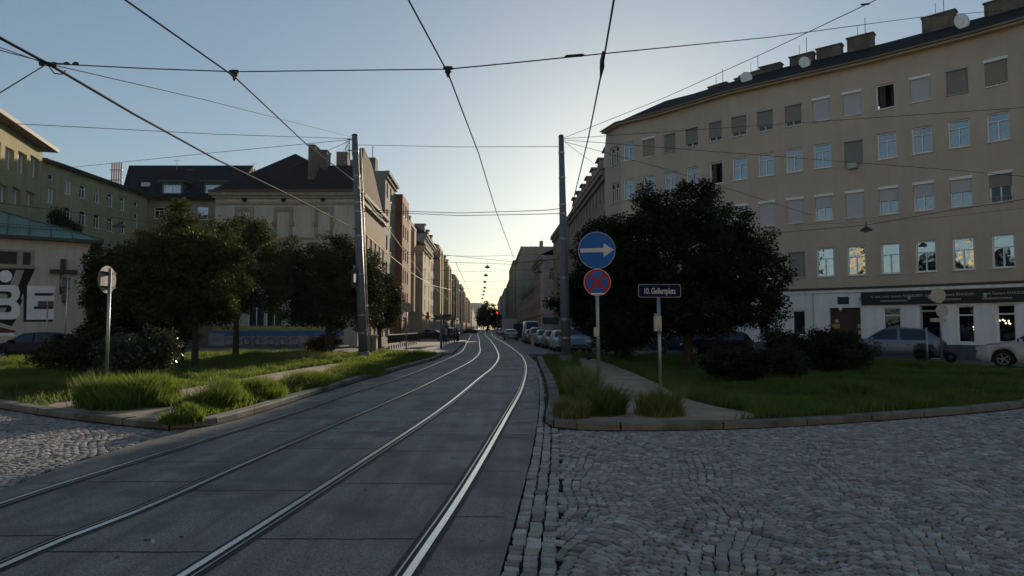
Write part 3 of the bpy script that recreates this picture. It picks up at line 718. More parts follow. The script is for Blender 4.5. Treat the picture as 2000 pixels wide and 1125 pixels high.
for s in (sdoor[1]+.05, sdoor[2]-.05): q, a = wp(sdoor[0], s, -.2); h.box((q.x, q.y, sdoor[4]/2), (.09, .06, sdoor[4]), a)
q, a = wp(sdoor[0], (sdoor[1]+sdoor[2])/2, -.2); h.box((q.x, q.y, 2.57), (sdoor[2]-sdoor[1]-.18, .06, .1), a); h.build('door_frame', M_whited, dm)
h = MB()
for k in range(2): q, a = wp(sdoor[0], (sdoor[1]+sdoor[2])/2, -.165); h.box((q.x, q.y, 2.85+k*.2), (1.0, .01, .03), a)
h.build('door_sign_lines', M_whited, dm)
# text helper
def text_mesh(txt, size, mtl, name, parent=None, bold=.0, sx=1.0, ext=.004, font_shear=0):
    cu = bpy.data.curves.new(name, 'FONT'); cu.body = txt; cu.size = size; cu.align_x = 'CENTER'; cu.align_y = 'CENTER'; cu.extrude = ext; cu.offset = bold; cu.shear = font_shear
    o = bpy.data.objects.new(name, cu); COL.objects.link(o); dg = bpy.context.evaluated_depsgraph_get(); me = bpy.data.meshes.new_from_object(o.evaluated_get(dg)); bpy.data.objects.remove(o)
    me.transform(Matrix.Diagonal((sx, 1, 1, 1))); me.transform(Matrix.Rotation(R(90), 4, 'X')); me.materials.clear(); me.materials.append(mtl); me.name = name
    o = bpy.data.objects.new(name, me); COL.objects.link(o); o.parent = parent; return o
# shop fascia (follows the wall over two segments)
sgA = zrow(1683, 583); zf1 = zrow(1700, 571)[2]; zf0 = zrow(1700, 596)[2]
fs = MB()
for i in range(sgA[0], len(plan)-1):
    A, B = plan[i], plan[i+1]; u, L_ = unit2(A, B); a = (A[0]+u.x*sgA[1], A[1]+u.y*sgA[1]) if i == sgA[0] else A; slab(fs, a, B, zf0, zf1, .11)
f0 = plan[sgA[0]]; fth = thing('shop_fascia', 'black fascia board with small white lettering above the white shop front', 'sign', (f0[0], f0[1], zf0))
fs.build('board', mat('fascia_black', (.012, .010, .013), .5, var=.1), fth)
for px in (1747, 1848, 1947):
    i, uu, zz = zrow(px, 582 if px < 1800 else 576)
    for j, (tx, sz, dz) in enumerate((('Dr. scie. med. Sumera KHAZLER', .19, .10), ('LEBENSENERGETIKERIN', .13, -.16))):
        q, a = wp(i, uu, .118); o = text_mesh(tx, sz, M_whited, 'lettering', fth, .003); o.location = Vector((q.x, q.y, (zf0+zf1)/2+dz))-Vector(fth['_org']); o.rotation_euler = (0, 0, a)
    for s in (-1.75, 1.75):
        q, a = wp(i, uu+s, .12); e = MB(); e.lathe([(.001, -.005), (.10, -.005), (.10, .01)], 12, 0, 'y', (0, 0, 0)); o = e.obj('emblem', [M_whited], (0, 0, 0)); o.parent = fth; o.location = Vector((q.x, q.y, (zf0+zf1)/2))-Vector(fth['_org']); o.rotation_euler = (0, 0, a); o.scale = (.8, 1, 1.2)
i, uu, zz = zrow(1647, 587); q, a = wp(i, uu, .02); e = MB(); e.box((0, 0, 0), (.62, .03, .42)); hn = e.obj('house_plate', [mat('plate_blue', (.012, .016, .05), .4)], (0, 0, 0)); hn.location = (q.x, q.y, zz); hn.rotation_euler = (0, 0, a); tag(hn, 'small dark blue plate on the white wall above the brown house door', 'sign')
# neon strip in shop window and pendant lights seen inside
i, uu, zz = zrow(1743, 645); q, a = wp(i, uu, -.17); e = MB(); e.box((0, 0, 0), (1.0, .02, .16)); o = e.obj('neon_sign', [mat('neon_blue', (.05, .1, .5), .4, emis=(.10, .28, 1), estr=1.1)], (0, 0, 0)); o.location = (q.x, q.y, zz); o.rotation_euler = (0, 0, a); tag(o, 'glowing blue strip sign low in the left shop window', 'sign')
for px, py, lb in ((1958, 629, 'cluster of lit warm bulbs behind the rightmost shop window'), (1901, 640, 'small lit warm bulb behind the middle shop window')):
    i, uu, zz = zrow(px, py); q, a = wp(i, uu, -.175); e = MB(); rr = random.Random(px)
    for k in range(9 if px > 1950 else 2): e.lathe([(.001, -.02), (.04, -.01), (.045, 0)], 8, 0, 'y', (rr.uniform(-.3, .3) if px > 1950 else rr.uniform(-.05, .05), 0, rr.uniform(-.12, .12)))
    o = e.obj('pendant_lamp', [mat('bulb', (.8, .7, .5), .5, emis=(1, .85, .6), estr=1.6)], (0, 0, 0)); o.location = (q.x, q.y, zz); o.rotation_euler = (0, 0, a); tag(o, lb, 'lamp')

# ---- street fronts -------------------------------------------------------------------------
def box_house(name, label, foot, H, wm, holes_by_side=None, group=None):
    """foot: list of 2D corners in order so that the outside is to the right of travel"""
    t = thing(name, label, 'building', (foot[0][0], foot[0][1], 0), group=group)
    w = MB()
    for i in range(len(foot)):
        A, B = foot[i], foot[(i+1) % len(foot)]; facade(w, A, B, 0, H, (holes_by_side or {}).get(i, ()), 0, .18)
    w.face([(x, y, H) for x, y in foot]); w.build('wall', [wm], t); return t
def street_house(side, D0, D1, off, H, wm, label, rh=3.0, wstyle='far', ground=None, fh=3.3, shopc=None, winw=1.15, roofm=None, cornice=True, pitch=2.5, depth=12, frontwin=None, dorm=0, bay=0):
    f = fl if side < 0 else fr
    if side < 0: foot = [(f(D0, off)-depth, D0), (f(D0, off), D0), (f(D1, off), D1), (f(D1, off)-depth, D1)]; k = 1
    else: foot = [(f(D0, -off), D0), (f(D0, -off)+depth, D0), (f(D1, -off)+depth, D1), (f(D1, -off), D1)]; k = 3
    A, B = foot[k], foot[(k+1) % 4]; L_ = unit2(A, B)[1]
    nf = max(2, int((H-4.2)/fh)+1); nc = max(2, int(L_/pitch)); hs = []; ws = []
    fh2 = (H-4.4)/(nf-0) if nf > 1 else 3
    for r in range(nf):
        z = 4.6+r*fh2
        if z+1.8 > H-.3: continue
        for c in range(nc):
            uc = (c+.5)*L_/nc
            if (c*7+r*3+int(D0)) % 23 == 0: stl = 'far_dark'
            else: stl = wstyle
            hs.append((uc-winw/2, uc+winw/2, z, z+1.75)); ws.append((uc, z, winw, 1.75, stl))
    ng = max(1, int(L_/4.0))
    for c in range(ng):
        uc = (c+.5)*L_/ng; hs.append((uc-1.2, uc+1.2, .45, 3.0)); ws.append((uc, .45, 2.4, 2.55, 'shop'))
    hb = {k: hs}; fk = 0
    if frontwin:
        FA, FB = foot[0], foot[1]; fh_ = []
        for (uc, z, w, h) in frontwin: fh_.append((uc-w/2, uc+w/2, z, z+h))
        hb[0] = fh_
    t = box_house('townhouse', label, foot, H, wm, hb)
    for (uc, z, w, h, stl) in ws[:98]: place_window(t, A, B, uc, z, w, h, stl, .18)
    if frontwin:
        for (uc, z, w, h) in frontwin: place_window(t, foot[0], foot[1], uc, z, w, h, 'B', .18)
    cb = MB()
    if cornice:
        slab(cb, A, B, H-.35, H+.05, .45); slab(cb, A, B, H-.75, H-.35, .22); cb.build('cornice', wm, t)
        cb = MB(); slab(cb, A, B, 3.7, 3.95, .16); cb.build('string_course', wm, t)
    if rh == 0:
        u, _ = unit2(A, B); n = Vector((u.y, -u.x)); k_ = random.Random(int(D0))
        for f0, f1 in ((.12, 2.0), (.3, 5.5), (.55, 3.5), (.8, 6)):
            c = Vector(A)+u*(L_*f0)-n*f1; q = MB(); hh = k_.uniform(1.2, 2.8); q.box((c.x, c.y, H+hh/2), (k_.uniform(.8, 2.2), k_.uniform(.8, 2), hh)); q.build('roof_box', M_chim, t)
            q = MB(); q.tube([(c.x+.3, c.y, H+hh), (c.x+.3, c.y, H+hh+1.6)], .04, 4); q.build('antenna', M_iron, t)
    if bay:
        u, _ = unit2(A, B); n = Vector((u.y, -u.x))
        for f0 in ((.22, .72) if L_ > 12 else (.5,)):
            c = Vector(A)+u*(L_*f0)+n*.35; q = MB(); q.box((c.x, c.y, 4.1+(H-4.9)/2), (2.6, .7, H-4.9), math.atan2(u.y, u.x)); q.build('bay', wm, t)
    if rh > 0:
        r = MB(); u, _ = unit2(A, B); n = Vector((u.y, -u.x)); a = Vector(A)+n*.5; b = Vector(B)+n*.5; c = Vector(B)-n*(depth/2); d = Vector(A)-n*(depth/2); e = Vector(B)-n*(depth+.2); g_ = Vector(A)-n*(depth+.2)
        def q(p, z): return (p.x, p.y, z)
        r.face([q(a, H+.08), q(b, H+.08), q(c, H+rh), q(d, H+rh)]); r.face([q(d, H+rh), q(c, H+rh), q(e, H+.08), q(g_, H+.08)])
        r.face([q(a, H+.08), q(d, H+rh), q(g_, H+.08)]); r.face([q(b, H+.08), q(e, H+.08), q(c, H+rh)])
        ro = r.build('roof', roofm or M_roof2, t); ro['_org'] = t['_org']
        for kx in range(max(1, int(L_/14))):
            p = Vector(A)+u*(L_*(kx+.6)/max(1, int(L_/14)))-n*(depth*.38); cc = MB(); cc.box((p.x, p.y, H+rh*.75+.6), (.7, 1.6, rh*.5+1.6)); cc.box((p.x, p.y, H+rh*1.0+1.45), (.85, 1.75, .1)); cc.build('chimney', M_chim, ro)
        for kx in range(dorm):
            p = Vector(A)+u*(L_*(kx+.5)/dorm)-n*1.2; cc = MB(); cc.box((p.x, p.y, H+1.1), (1.8, 1.5, 2.2)); cc.box((p.x, p.y, H+2.25), (2.2, 1.9, .14)); cc.build('dormer', wm, ro)
    return t
def wallm(nm, c, **k): return mat('wall_'+nm, tuple(min(.8, v*(1.2, 1.12, .98)[i]) for i, v in enumerate(c)), .9, var=.12, scale=.6, streak=.2, **k)
L4 = [(2.2, 5.2, 1.4, 1.8), (2.2, 9.0, 1.4, 1.8)]
street_house(-1, 80, 89, .0, 20.0, wallm('grey', (.20, .20, .19)), 'tall grey house with glazed roof storey behind the cream corner house', 0, pitch=3.0, frontwin=[(9.6, 15.2, 1.9, 3.4)])
street_house(-1, 89, 96, .9, 19.0, wallm('redbrown', (.20, .075, .045)), 'narrow red-brown house standing slightly proud of its neighbours', 0, pitch=2.3, cornice=False)
street_house(-1, 96, 110.6, .0, 17.4, wallm('peach', (.42, .29, .20)), 'peach-coloured house with a heavy cornice next to the red-brown house', 3.2, pitch=2.1, bay=1)
street_house(-1, 110.6, 126, 1.5, 14.9, wallm('ochre', (.42, .36, .25)), 'pale house with end windows standing forward of the peach house', 3.0, frontwin=[(10.2, 5.0, 1.3, 1.9), (10.2, 8.5, 1.3, 1.9), (10.2, 11.6, 1.3, 1.9)], pitch=8)
street_house(-1, 126, 150, .3, 18.9, wallm('lilac', (.26, .24, .25)), 'tall greyish lilac house with dormers, left side of the street', 4.0, dorm=3)
street_house(-1, 150, 165, .7, 19.6, wallm('gold', (.44, .33, .19)), 'golden plastered house in mid street on the left', 2.5, bay=1)
street_house(-1, 165, 180, .0, 17.4, wallm('umber', (.20, .15, .11)), 'brown house sunk between the golden and the tan house', 2.5)
street_house(-1, 180, 200, .8, 18.6, wallm('tan', (.38, .30, .20)), 'tan house farther down the left side of the street', 2.8, dorm=2, bay=1)
street_house(-1, 200, 220, .1, 16.8, wallm('olive', (.17, .17, .14)), 'olive grey house farther down the left side', 2.4)
street_house(-1, 220, 250, .9, 18.4, wallm('dgrey', (.13, .135, .135)), 'dark grey house far down the left side', 2.5, pitch=3.0, bay=1)
street_house(-1, 250, 280, .2, 16.4, wallm('straw', (.42, .34, .22)), 'straw-coloured house far down the left side', 2.5, pitch=3.0)
street_house(-1, 280, 315, 1.1, 17.2, wallm('rose', (.33, .22, .17)), 'reddish house far down the left side of the street', 3, pitch=3.4, dorm=4, bay=1)
street_house(-1, 315, 350, .3, 15.2, wallm('fawn', (.36, .28, .2)), 'fawn house next to the reddish one far down on the left', 3, pitch=3.4)
street_house(-1, 350, 400, 1.0, 16.6, wallm('sand', (.36, .31, .24)), 'sandy house near the far left end of the street', 3, pitch=4, bay=1)
street_house(-1, 400, 450, .3, 15.0, wallm('ash', (.25, .24, .22)), 'ash grey house near the far left end of the street', 3, pitch=4)
street_house(-1, 450, 620, .9, 15.0, wallm('palegrey', (.30, .30, .29)), 'pale grey row closing the far left end of the street', 3, pitch=6)
street_house(1, 58, 85, -.2, 15.0, wallm('pink', (.27, .225, .235)), 'ornate pinkish house with mansard dormers beside the beige tenement', 2.0, pitch=2.0, dorm=7, winw=.95, depth=11, roofm=M_roof)
street_house(1, 85, 104, .0, 15.2, wallm('buff', (.29, .25, .21)), 'buff house behind the right tram pole', 2.0, pitch=2.3)
street_house(1, 104, 112, 1.4, 12.6, wallm('white', (.42, .43, .45)), 'small whitish corner house with a bay, right side of the street', 3.0, frontwin=[(1.2, 5.2, 1.1, 1.9), (1.2, 8.8, 1.1, 1.9)], pitch=2.4)
street_house(1, 112, 130, 1.3, 13.0, wallm('mauve', (.28, .21, .20)), 'mauve house with dark roof, right side of the street', 3.0)
street_house(1, 130, 192, .6, 10.0, wallm('lowred', (.24, .21, .21)), 'long low house with dark sloping roof on the right side', 3.5, pitch=3.2)
street_house(1, 192, 240, .4, 24.3, wallm('gable', (.21, .205, .19)), 'tall grey house with a blank gable wall on the right side', 0, pitch=3.2)
street_house(1, 240, 290, .9, 25.0, wallm('drab', (.24, .22, .17)), 'tall drab house far down the right side', 1.5, pitch=3, bay=1)
street_house(1, 290, 360, .3, 23.0, wallm('plum', (.16, .12, .12)), 'dark plum house far down the right side of the street', 2, pitch=4, bay=1)
street_house(1, 360, 450, 1.2, 22.0, wallm('slate', (.17, .17, .18)), 'slate grey house near the far right end of the street', 2, pitch=5)
street_house(1, 450, 620, 2.0, 22.0, wallm('dim', (.20, .20, .21)), 'dim grey row closing the far right end of the street', 3, pitch=7)

# ---- cream corner house -----------------------------------------------------------------
Dc = 64.0; HC = P(550, 392, Dc).z; xl = P(418, 500, Dc).x; xr = fl(Dc)
ZCE = P(550, 376, Dc).z
WCR = mat('plaster_cream', (.50, .465, .38), .9, var=.1, scale=.5, streak=.18, fine=.05)
foot = [(xl, Dc), (xr, Dc), (fl(80), 80), (xl, 80)]
ct = thing('corner_house', 'cream corner house with three blind upper windows and dark hipped roof, left of the street', 'building', (xl, Dc, 0))
wl = MB(); A, B = foot[0], foot[1]
low = []
for px in (500, 535, 580, 625):
    ua, _ = hit(A, B, px, 620); low.append((ua-.75, ua+.75, hit(A, B, 550, 640)[1], hit(A, B, 550, 585)[1]))
facade(wl, A, B, 0, ZCE, low, 0, .2)
sA, sB = foot[1], foot[2]; L_ = unit2(sA, sB)[1]; sh = []; sw = []
for c in range(6):
    for z in (4.8, 8.6, 0.6):
        uc = (c+.5)*L_/6; sh.append((uc-.55, uc+.55, z, z+2.1)); sw.append((uc, z))
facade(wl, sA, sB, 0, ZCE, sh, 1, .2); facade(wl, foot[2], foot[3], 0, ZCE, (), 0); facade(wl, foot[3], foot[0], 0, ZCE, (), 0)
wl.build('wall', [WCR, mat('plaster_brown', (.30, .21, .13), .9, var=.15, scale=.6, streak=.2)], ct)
for uc, z in sw: place_window(ct, sA, sB, uc, z, 1.1, 2.1, 'D', .2)
for a, b, z0, z1 in low: place_window(ct, A, B, (a+b)/2, z0, b-a, z1-z0, 'D', .2)
cb = MB(); zf = hit(A, B, 550, 396)[1]; zc0 = hit(A, B, 550, 384)[1]
slab(cb, A, B, zf-.18, zf+.05, .12); slab(cb, A, B, ZCE-.32, ZCE+.02, .45, 0, 0, .45); slab(cb, A, B, ZCE-.55, ZCE-.34, .28, 0, 0, .2)
slab(cb, sA, sB, ZCE-.32, ZCE+.01, .55); slab(cb, sA, sB, ZCE-.9, ZCE-.5, .3); slab(cb, sA, sB, 7.8, 8.1, .2); slab(cb, sA, sB, 3.9, 4.3, .25); 
zs_ = hit(A, B, 550, 465)[1]; slab(cb, A, B, zs_-.15, zs_+.05, .14); slab(cb, A, B, zs_-.65, zs_-.45, .08)
cb.build('cornice', mat('cream_trim', (.30, .26, .20), .85, var=.12, streak=.2), ct)
for px in (477, 553, 633):
    uc, _ = hit(A, B, px, 430); ztop = hit(A, B, px, 405)[1]; zbot = zs_+.05; ww = 1.75; fr_ = MB(); u, _ = unit2(A, B)
    for s in (-1, 1): fr_.box((A[0]+uc+s*(ww/2-.16), Dc-.05, (ztop+zbot)/2), (.32, .1, ztop-zbot)); fr_.box((A[0]+uc+s*(ww/2-.05), Dc-.11, zbot+(ztop-zbot)*.45), (.28, .2, .35), top=1.25)
    fr_.box((A[0]+uc, Dc-.06, ztop-.12), (ww, .12, .26)); fr_.box((A[0]+uc, Dc-.05, ztop-.32), (ww-.64, .1, .14)); f_ = fr_.build('blind_window', mat('cream_trim', (.3, .26, .2)), ct); f_['_org'] = ct['_org']
    pn = MB(); pn.box((A[0]+uc, Dc-.015, (ztop+zbot)/2-.2), (ww-.66, .03, ztop-zbot-.42)); pn.build('panel', WCR, f_)
for px in (478, 554, 631):
    uc, z = hit(A, B, px, 390); v = MB(); v.lathe([(.001, -.02), (.24, -.02), (.24, .02)], 16, 0, 'y', (A[0]+uc, Dc-.03, z)); v.build('attic_vent', M_dark, ct)
r = MB(); ze = ZCE+.03
def PZ(px, py, Y): p = P(px, py, Y); return (p.x, p.y, p.z)
RD_ = 4.5; apex = PZ(577, 300, Dc+5.5); rl = (P(622, 323, Dc+RD_).x, Dc+RD_, P(622, 323, Dc+RD_).z); rr_ = (xr-.31, Dc+RD_, rl[2]); e0 = (xl-.5, Dc-.5, ze); e1 = (xr-.31, Dc-.5, ze); bl = (xl-.5, Dc+10.5, ze); br = (xr-.31, Dc+10.5, ze)
r.face([e0, e1, rr_, rl, apex]); 
r.face([bl, e0, apex]); r.face([apex, rl, rr_, br, bl]); r.face([rr_, e1, br]); r.face([bl, br, (xr-.31, Dc+16, ze-.02), (xl-.5, Dc+16, ze-.02)])
ro = r.build('roof', M_roof2, ct); ro['_org'] = ct['_org']
# eave board in red-brown
eb = MB(); eb.box(((xl+xr)/2, Dc-.52, ze+.05), (xr-xl+1.0, .06, .22)); eb.build('fascia_board', mat('eave_red', (.09, .04, .035), .7), ct)
for px, py, w, yb, dd in ((607, 288, .62, 360, 3.2), (629, 298, .75, 330, 7.0)):
    dd = dd*.62; p = P(px, py, Dc+dd); c = MB(); zb = ze+.8; c.box((p.x+.3, Dc+dd, (zb+p.z)/2), (w, 1.5, p.z-zb)); c.box((p.x+.3, Dc+dd, p.z+.04), (w+.16, 1.66, .1)); c.build('chimney', M_chim, ro)
c = MB(); p = P(549, 357, Dc+1.6); c.box((p.x, p.y-.1, p.z), (.75, .5, .5)); c.build('skylight', M_glass, ro)
# the stepped fire wall on the street side
c = MB(); 
ztp_ = P(703, 289, Dc+1.2).z; pw = [(Dc-.2, ZCE-.6), (Dc-.2, ZCE+1.2), (Dc+1.2, ztp_), (Dc+2.4, ztp_-.2), (Dc+5.0, rl[2]+.15), (Dc+11, ZCE+.1), (Dc+11, ZCE-.6)]
c.face([(xr+.12, y, z) for y, z in pw]); c.face([(xr-.3, y, z) for y, z in pw][::-1])
for i in range(len(pw)): a, b = pw[i], pw[(i+1) % len(pw)]; c.face([(xr+.12, a[0], a[1]), (xr-.3, a[0], a[1]), (xr-.3, b[0], b[1]), (xr+.12, b[0], b[1])])
c.build('fire_wall', mat('firewall_brown', (.15, .085, .055), .9, var=.2, streak=.3), ct)
# painted bands low on the wall
for nm, ya, yb, cc in (('painted_band', 636, 646, (.34, .30, .10)), ('painted_band', 646, 656, (.05, .17, .33)), ('painted_band', 656, 665, (.36, .29, .33)), ('painted_band', 665, 686, (.36, .36, .37))):
    z1 = hit(A, B, 550, ya)[1]; z0 = max(.02, hit(A, B, 550, yb)[1]); b_ = MB(); b_.box(((A[0]+hit(A, B, 672, 650)[0]+A[0])/2, Dc-.012, (z0+z1)/2), (hit(A, B, 672, 650)[0], .02, z1-z0)); b_.build(nm, mat('band_%d' % ya, cc, .85, var=.2, scale=2), ct)
# ---- grey-beige house behind, facing us
Dg = 71.0; gx0 = P(262, 400, Dg).x; gx1 = P(424, 400, Dg).x; HG = P(330, 388, Dg).z
gt = thing('townhouse', 'beige house with dark roof and green dormers beside the yellow wing', 'building', (gx0, Dg, 0))
fa, fb = (gx0, Dg), (gx1, Dg); gh = []; gw = []
for pxa, pxb, ya, yb in ((301, 320, 404, 427), (384, 407, 403, 429), (301, 320, 450, 475), (384, 407, 450, 476), (340, 360, 450, 476)):
    ua = hit(fa, fb, pxa, 410)[0]; ub = hit(fa, fb, pxb, 410)[0]; z1 = hit(fa, fb, pxa, ya)[1]; z0 = hit(fa, fb, pxa, yb)[1]; gh.append((ua, ub, z0, z1)); gw.append((ua, ub, z0, z1, 'D' if pxa == 301 else 'B'))
w_ = MB(); facade(w_, fa, fb, 0, HG, gh); facade(w_, fb, (gx1, Dg+12), 0, HG); facade(w_, (gx1, Dg+12), (gx0, Dg+12), 0, HG); facade(w_, (gx0, Dg+12), fa, 0, HG); w_.build('wall', wallm('greybeige', (.27, .245, .21)), gt)
for ua, ub, z0, z1, st in gw: place_window(gt, fa, fb, (ua+ub)/2, z0, ub-ua, z1-z0, st)
zr = P(330, 323, Dg+6).z; xa = P(252, 323, Dg+6).x; xb = P(495, 321, Dg+6).x; r = MB(); x0 = gx0-1.2
r.face([(x0, Dg-.5, HG), (xb+.4, Dg-.5, HG), (xb, Dg+6, zr), (xa, Dg+6, zr)]); r.face([(xa, Dg+6, zr), (xb, Dg+6, zr), (xb+.4, Dg+12.5, HG), (x0, Dg+12.5, HG)]); r.face([(x0, Dg-.5, HG), (xa, Dg+6, zr), (x0, Dg+12.5, HG)]); r.face([(xb+.4, Dg-.5, HG), (xb+.4, Dg+12.5, HG), (xb, Dg+6, zr)])
r.box(((x0+gx1)/2, Dg-.5, HG-.05), (gx1-x0, .25, .3)); ro = r.build('roof', M_roof2, gt); ro['_org'] = gt['_org']
for pa, pb, ya, yb in ((316, 358, 356, 384), (398, 440, 356, 384)):
    a = P(pa, yb, Dg+.4); b = P(pb, ya, Dg+.4); d = MB(); d.box(((a.x+b.x)/2, Dg+1.9, (a.z+b.z)/2), (b.x-a.x, 3.0, b.z-a.z)); d.box(((a.x+b.x)/2, Dg+1.8, b.z+.05), (b.x-a.x+.7, 3.6, .12))
    for s in (-1, 1): d.box(((a.x+b.x)/2+s*((b.x-a.x)/2+.25), Dg+1.9, a.z+.3), (.5, 2.6, .6))
    dm = d.build('dormer', M_copperd, ro); dm['_org'] = gt['_org']
    x = (a.x+b.x)/2; z0 = P(pa, 381, Dg+.4).z; z1 = P(pa, 363, Dg+.4).z; q = MB(); q.box((x, Dg+.385, (z0+z1)/2), (1.7, .03, z1-z0), m=0)
    for s in (-.82, 0, .82): q.box((x+s, Dg+.35, (z0+z1)/2), (.09, .06, z1-z0), m=1)
    for z in (z0, z1): q.box((x, Dg+.352, z), (1.75, .05, .09), m=1)
    q.obj('window', [M_glass, M_white], gt['_org']).parent = ro
q = MB(); p = P(287, 362, Dg+2.0); q.box((p.x, p.y-.2, p.z), (.85, .3, .5)); q.build('skylight', M_shutw, ro)
for px, py in ((346, 312), (372, 330), (495, 318)): p = P(px, py, Dg+5); q = MB(); q.tube([(p.x, p.y, zr-1.2), (p.x, p.y, p.z)], .03, 5); q.tube([(p.x-.4, p.y, p.z-.1), (p.x+.4, p.y, p.z-.1)], .015, 4); q.build('antenna', M_galv, ro)
# ---- yellow office wing
WY = mat('plaster_yellow', (.36, .35, .20), .9, var=.12, scale=.4, streak=.15, fine=.05)
a1 = P(83, 315, 54); zw = a1.z; b1 = G(288, 386, zw); ya = (a1.x, a1.y); yb = (b1.x, b1.y)
yt = thing('office_block', 'long yellow wing with a row of small windows, running back on the left', 'building', (ya[0], ya[1], 0))
yh = []; yw = []
def ywin(pxc, wpx, ya_, yb_, st):
    u1 = hit(ya, yb, pxc-wpx/2, (ya_+yb_)/2)[0]; u2 = hit(ya, yb, pxc+wpx/2, (ya_+yb_)/2)[0]; z1 = hit(ya, yb, pxc, ya_)[1]; z0 = hit(ya, yb, pxc, yb_)[1]
    yh.append((u1, u2, z0, z1)); yw.append((u1, u2, z0, z1, st))
ywin(100, 11, 340, 352, 'G'); ywin(98, 15, 367, 397, 'C'); ywin(133, 14, 352, 380, 'C')
for px, s in ((162, 'B'), (189.5, 'B'), (215.5, 'B'), (239.5, 'B')):
    t_ = (px-162)/(239.5-162); ywin(px, 13.5-3*t_, 361+t_*23.5, 388+t_*24, s); ywin(px, 13.5-3*t_, 411+t_*20.5, 440+t_*17.5, 'D'); ywin(px, 13-3*t_, 466+t_*13, 494+t_*9, 'D')
ywin(133, 13.5, 404, 432, 'D'); ywin(133, 13.5, 462, 490, 'D'); ywin(266, 8, 393, 404, 'G'); ywin(266, 8, 416, 452, 'D'); ywin(100, 14, 420, 448, 'D')
w_ = MB(); facade(w_, ya, yb, 0, zw, yh); u, L_ = unit2(ya, yb); n = Vector((u.y, -u.x)); ybk = (yb[0]-n.x*10, yb[1]-n.y*10); yak = (ya[0]-n.x*10, ya[1]-n.y*10)
facade(w_, yb, ybk, 0, zw); facade(w_, ybk, yak, 0, zw); facade(w_, yak, ya, 0, zw); w_.face([(p[0], p[1], zw) for p in (ya, yb, ybk, yak)]); w_.build('wall', WY, yt)
for u1, u2, z0, z1, st in yw: place_window(yt, ya, yb, (u1+u2)/2, z0, u2-u1, z1-z0, st)
r = MB(); slab(r, ya, yb, zw-.02, zw+.16, .35, 0); slab(r, ya, yb, zw+.165, zw+.24, .45, 0)
e = [Vector(ya)+n*.4, Vector(yb)+n*.4, Vector(yb)-n*5, Vector(ya)-n*5, Vector(ya)-n*10, Vector(yb)-n*10]
r.face([(e[0].x, e[0].y, zw+.25), (e[1].x, e[1].y, zw+.25), (e[2].x, e[2].y, zw+1.1), (e[3].x, e[3].y, zw+1.1)]); r.build('roof', mat('wing_roof', (.06, .055, .05), .7, var=.2), yt)
b_ = MB(); p = hit(ya, yb, 272, 452); bp = Vector(ya)+u*p[0]+n*.6; b_.box((bp.x, bp.y, p[1]-.1), (1.8, 1.2, .15), math.atan2(u.y, u.x)); b_.build('balcony', M_iron, yt)
# tall block of the office in front of the wing
ta = P(-60, 268, 42); tb = P(83, 300, 53.4); tA = (ta.x, ta.y); tB = (tb.x, tb.y); uT, LT = unit2(tA, tB); zt = hit(tA, tB, 60, 285)[1]+.3
tt = thing('office_block', 'taller yellow block with paired tall windows at the left edge', 'building', (tA[0], tA[1], 0)); th = []; tw = []
for pxc, wpx, y0_, y1_ in ((-8, 18, 272, 324), (18.5, 18, 289, 332), (43.5, 18, 298, 341), (67, 17, 306, 348), (7, 16, 361, 396), (32, 17, 367, 401), (58, 16, 374, 404), (-16, 16, 350, 392)):
    u1 = hit(tA, tB, pxc-wpx/2, (y0_+y1_)/2)[0]; u2 = hit(tA, tB, pxc+wpx/2, (y0_+y1_)/2)[0]; z1 = hit(tA, tB, pxc, y0_)[1]; z0 = hit(tA, tB, pxc, y1_)[1]
    th.append((u1, u2, z0, z1)); tw.append((u1, u2, z0, z1, 'C'))
nT = Vector((uT.y, -uT.x)); tBk = (tB[0]-nT.x*12, tB[1]-nT.y*12); tAk = (tA[0]-nT.x*12, tA[1]-nT.y*12)
w_ = MB(); facade(w_, tA, tB, 0, zt, th, 0, .35); facade(w_, tB, tBk, 0, zt); facade(w_, tBk, tAk, 0, zt); facade(w_, tAk, tA, 0, zt); w_.build('wall', mat('plaster_yellow2', (.36, .325, .19), .9, var=.12, streak=.15), tt)
for u1, u2, z0, z1, st in tw: place_window(tt, tA, tB, (u1+u2)/2, z0, u2-u1, z1-z0, st, .35)
r = MB(); q = [Vector(tA)+nT*.9-uT*1, Vector(tB)+nT*.9+uT*.8, Vector(tBk)-nT*.5+uT*.8, Vector(tAk)-nT*.5-uT*1]; r.prism([(p.x, p.y) for p in q], zt, zt+.28, bottom=True); r.build('roof', mat('flat_roof_edge', (.16, .11, .085), .7, var=.15), tt)
# striped flue stack far behind
p = P(228, 318, 95); st = thing('flue_stack', 'bundle of pale pink steel flues rising behind the yellow wing', 'chimney', (p.x, p.y, 0))
for k in range(5):
    q = MB(); x = p.x-.62+k*.32; q.tube([(x, p.y, 0), (x, p.y, p.z)], .11, 10); q.build('flue', mat('flue_pink', (.62, .42, .36), .5, var=.1), st)
q = MB()
for z in (p.z-1.0, p.z-2.4): q.box((p.x, p.y, z), (1.7, .3, .08))
q.build('bracket', M_galv, st)
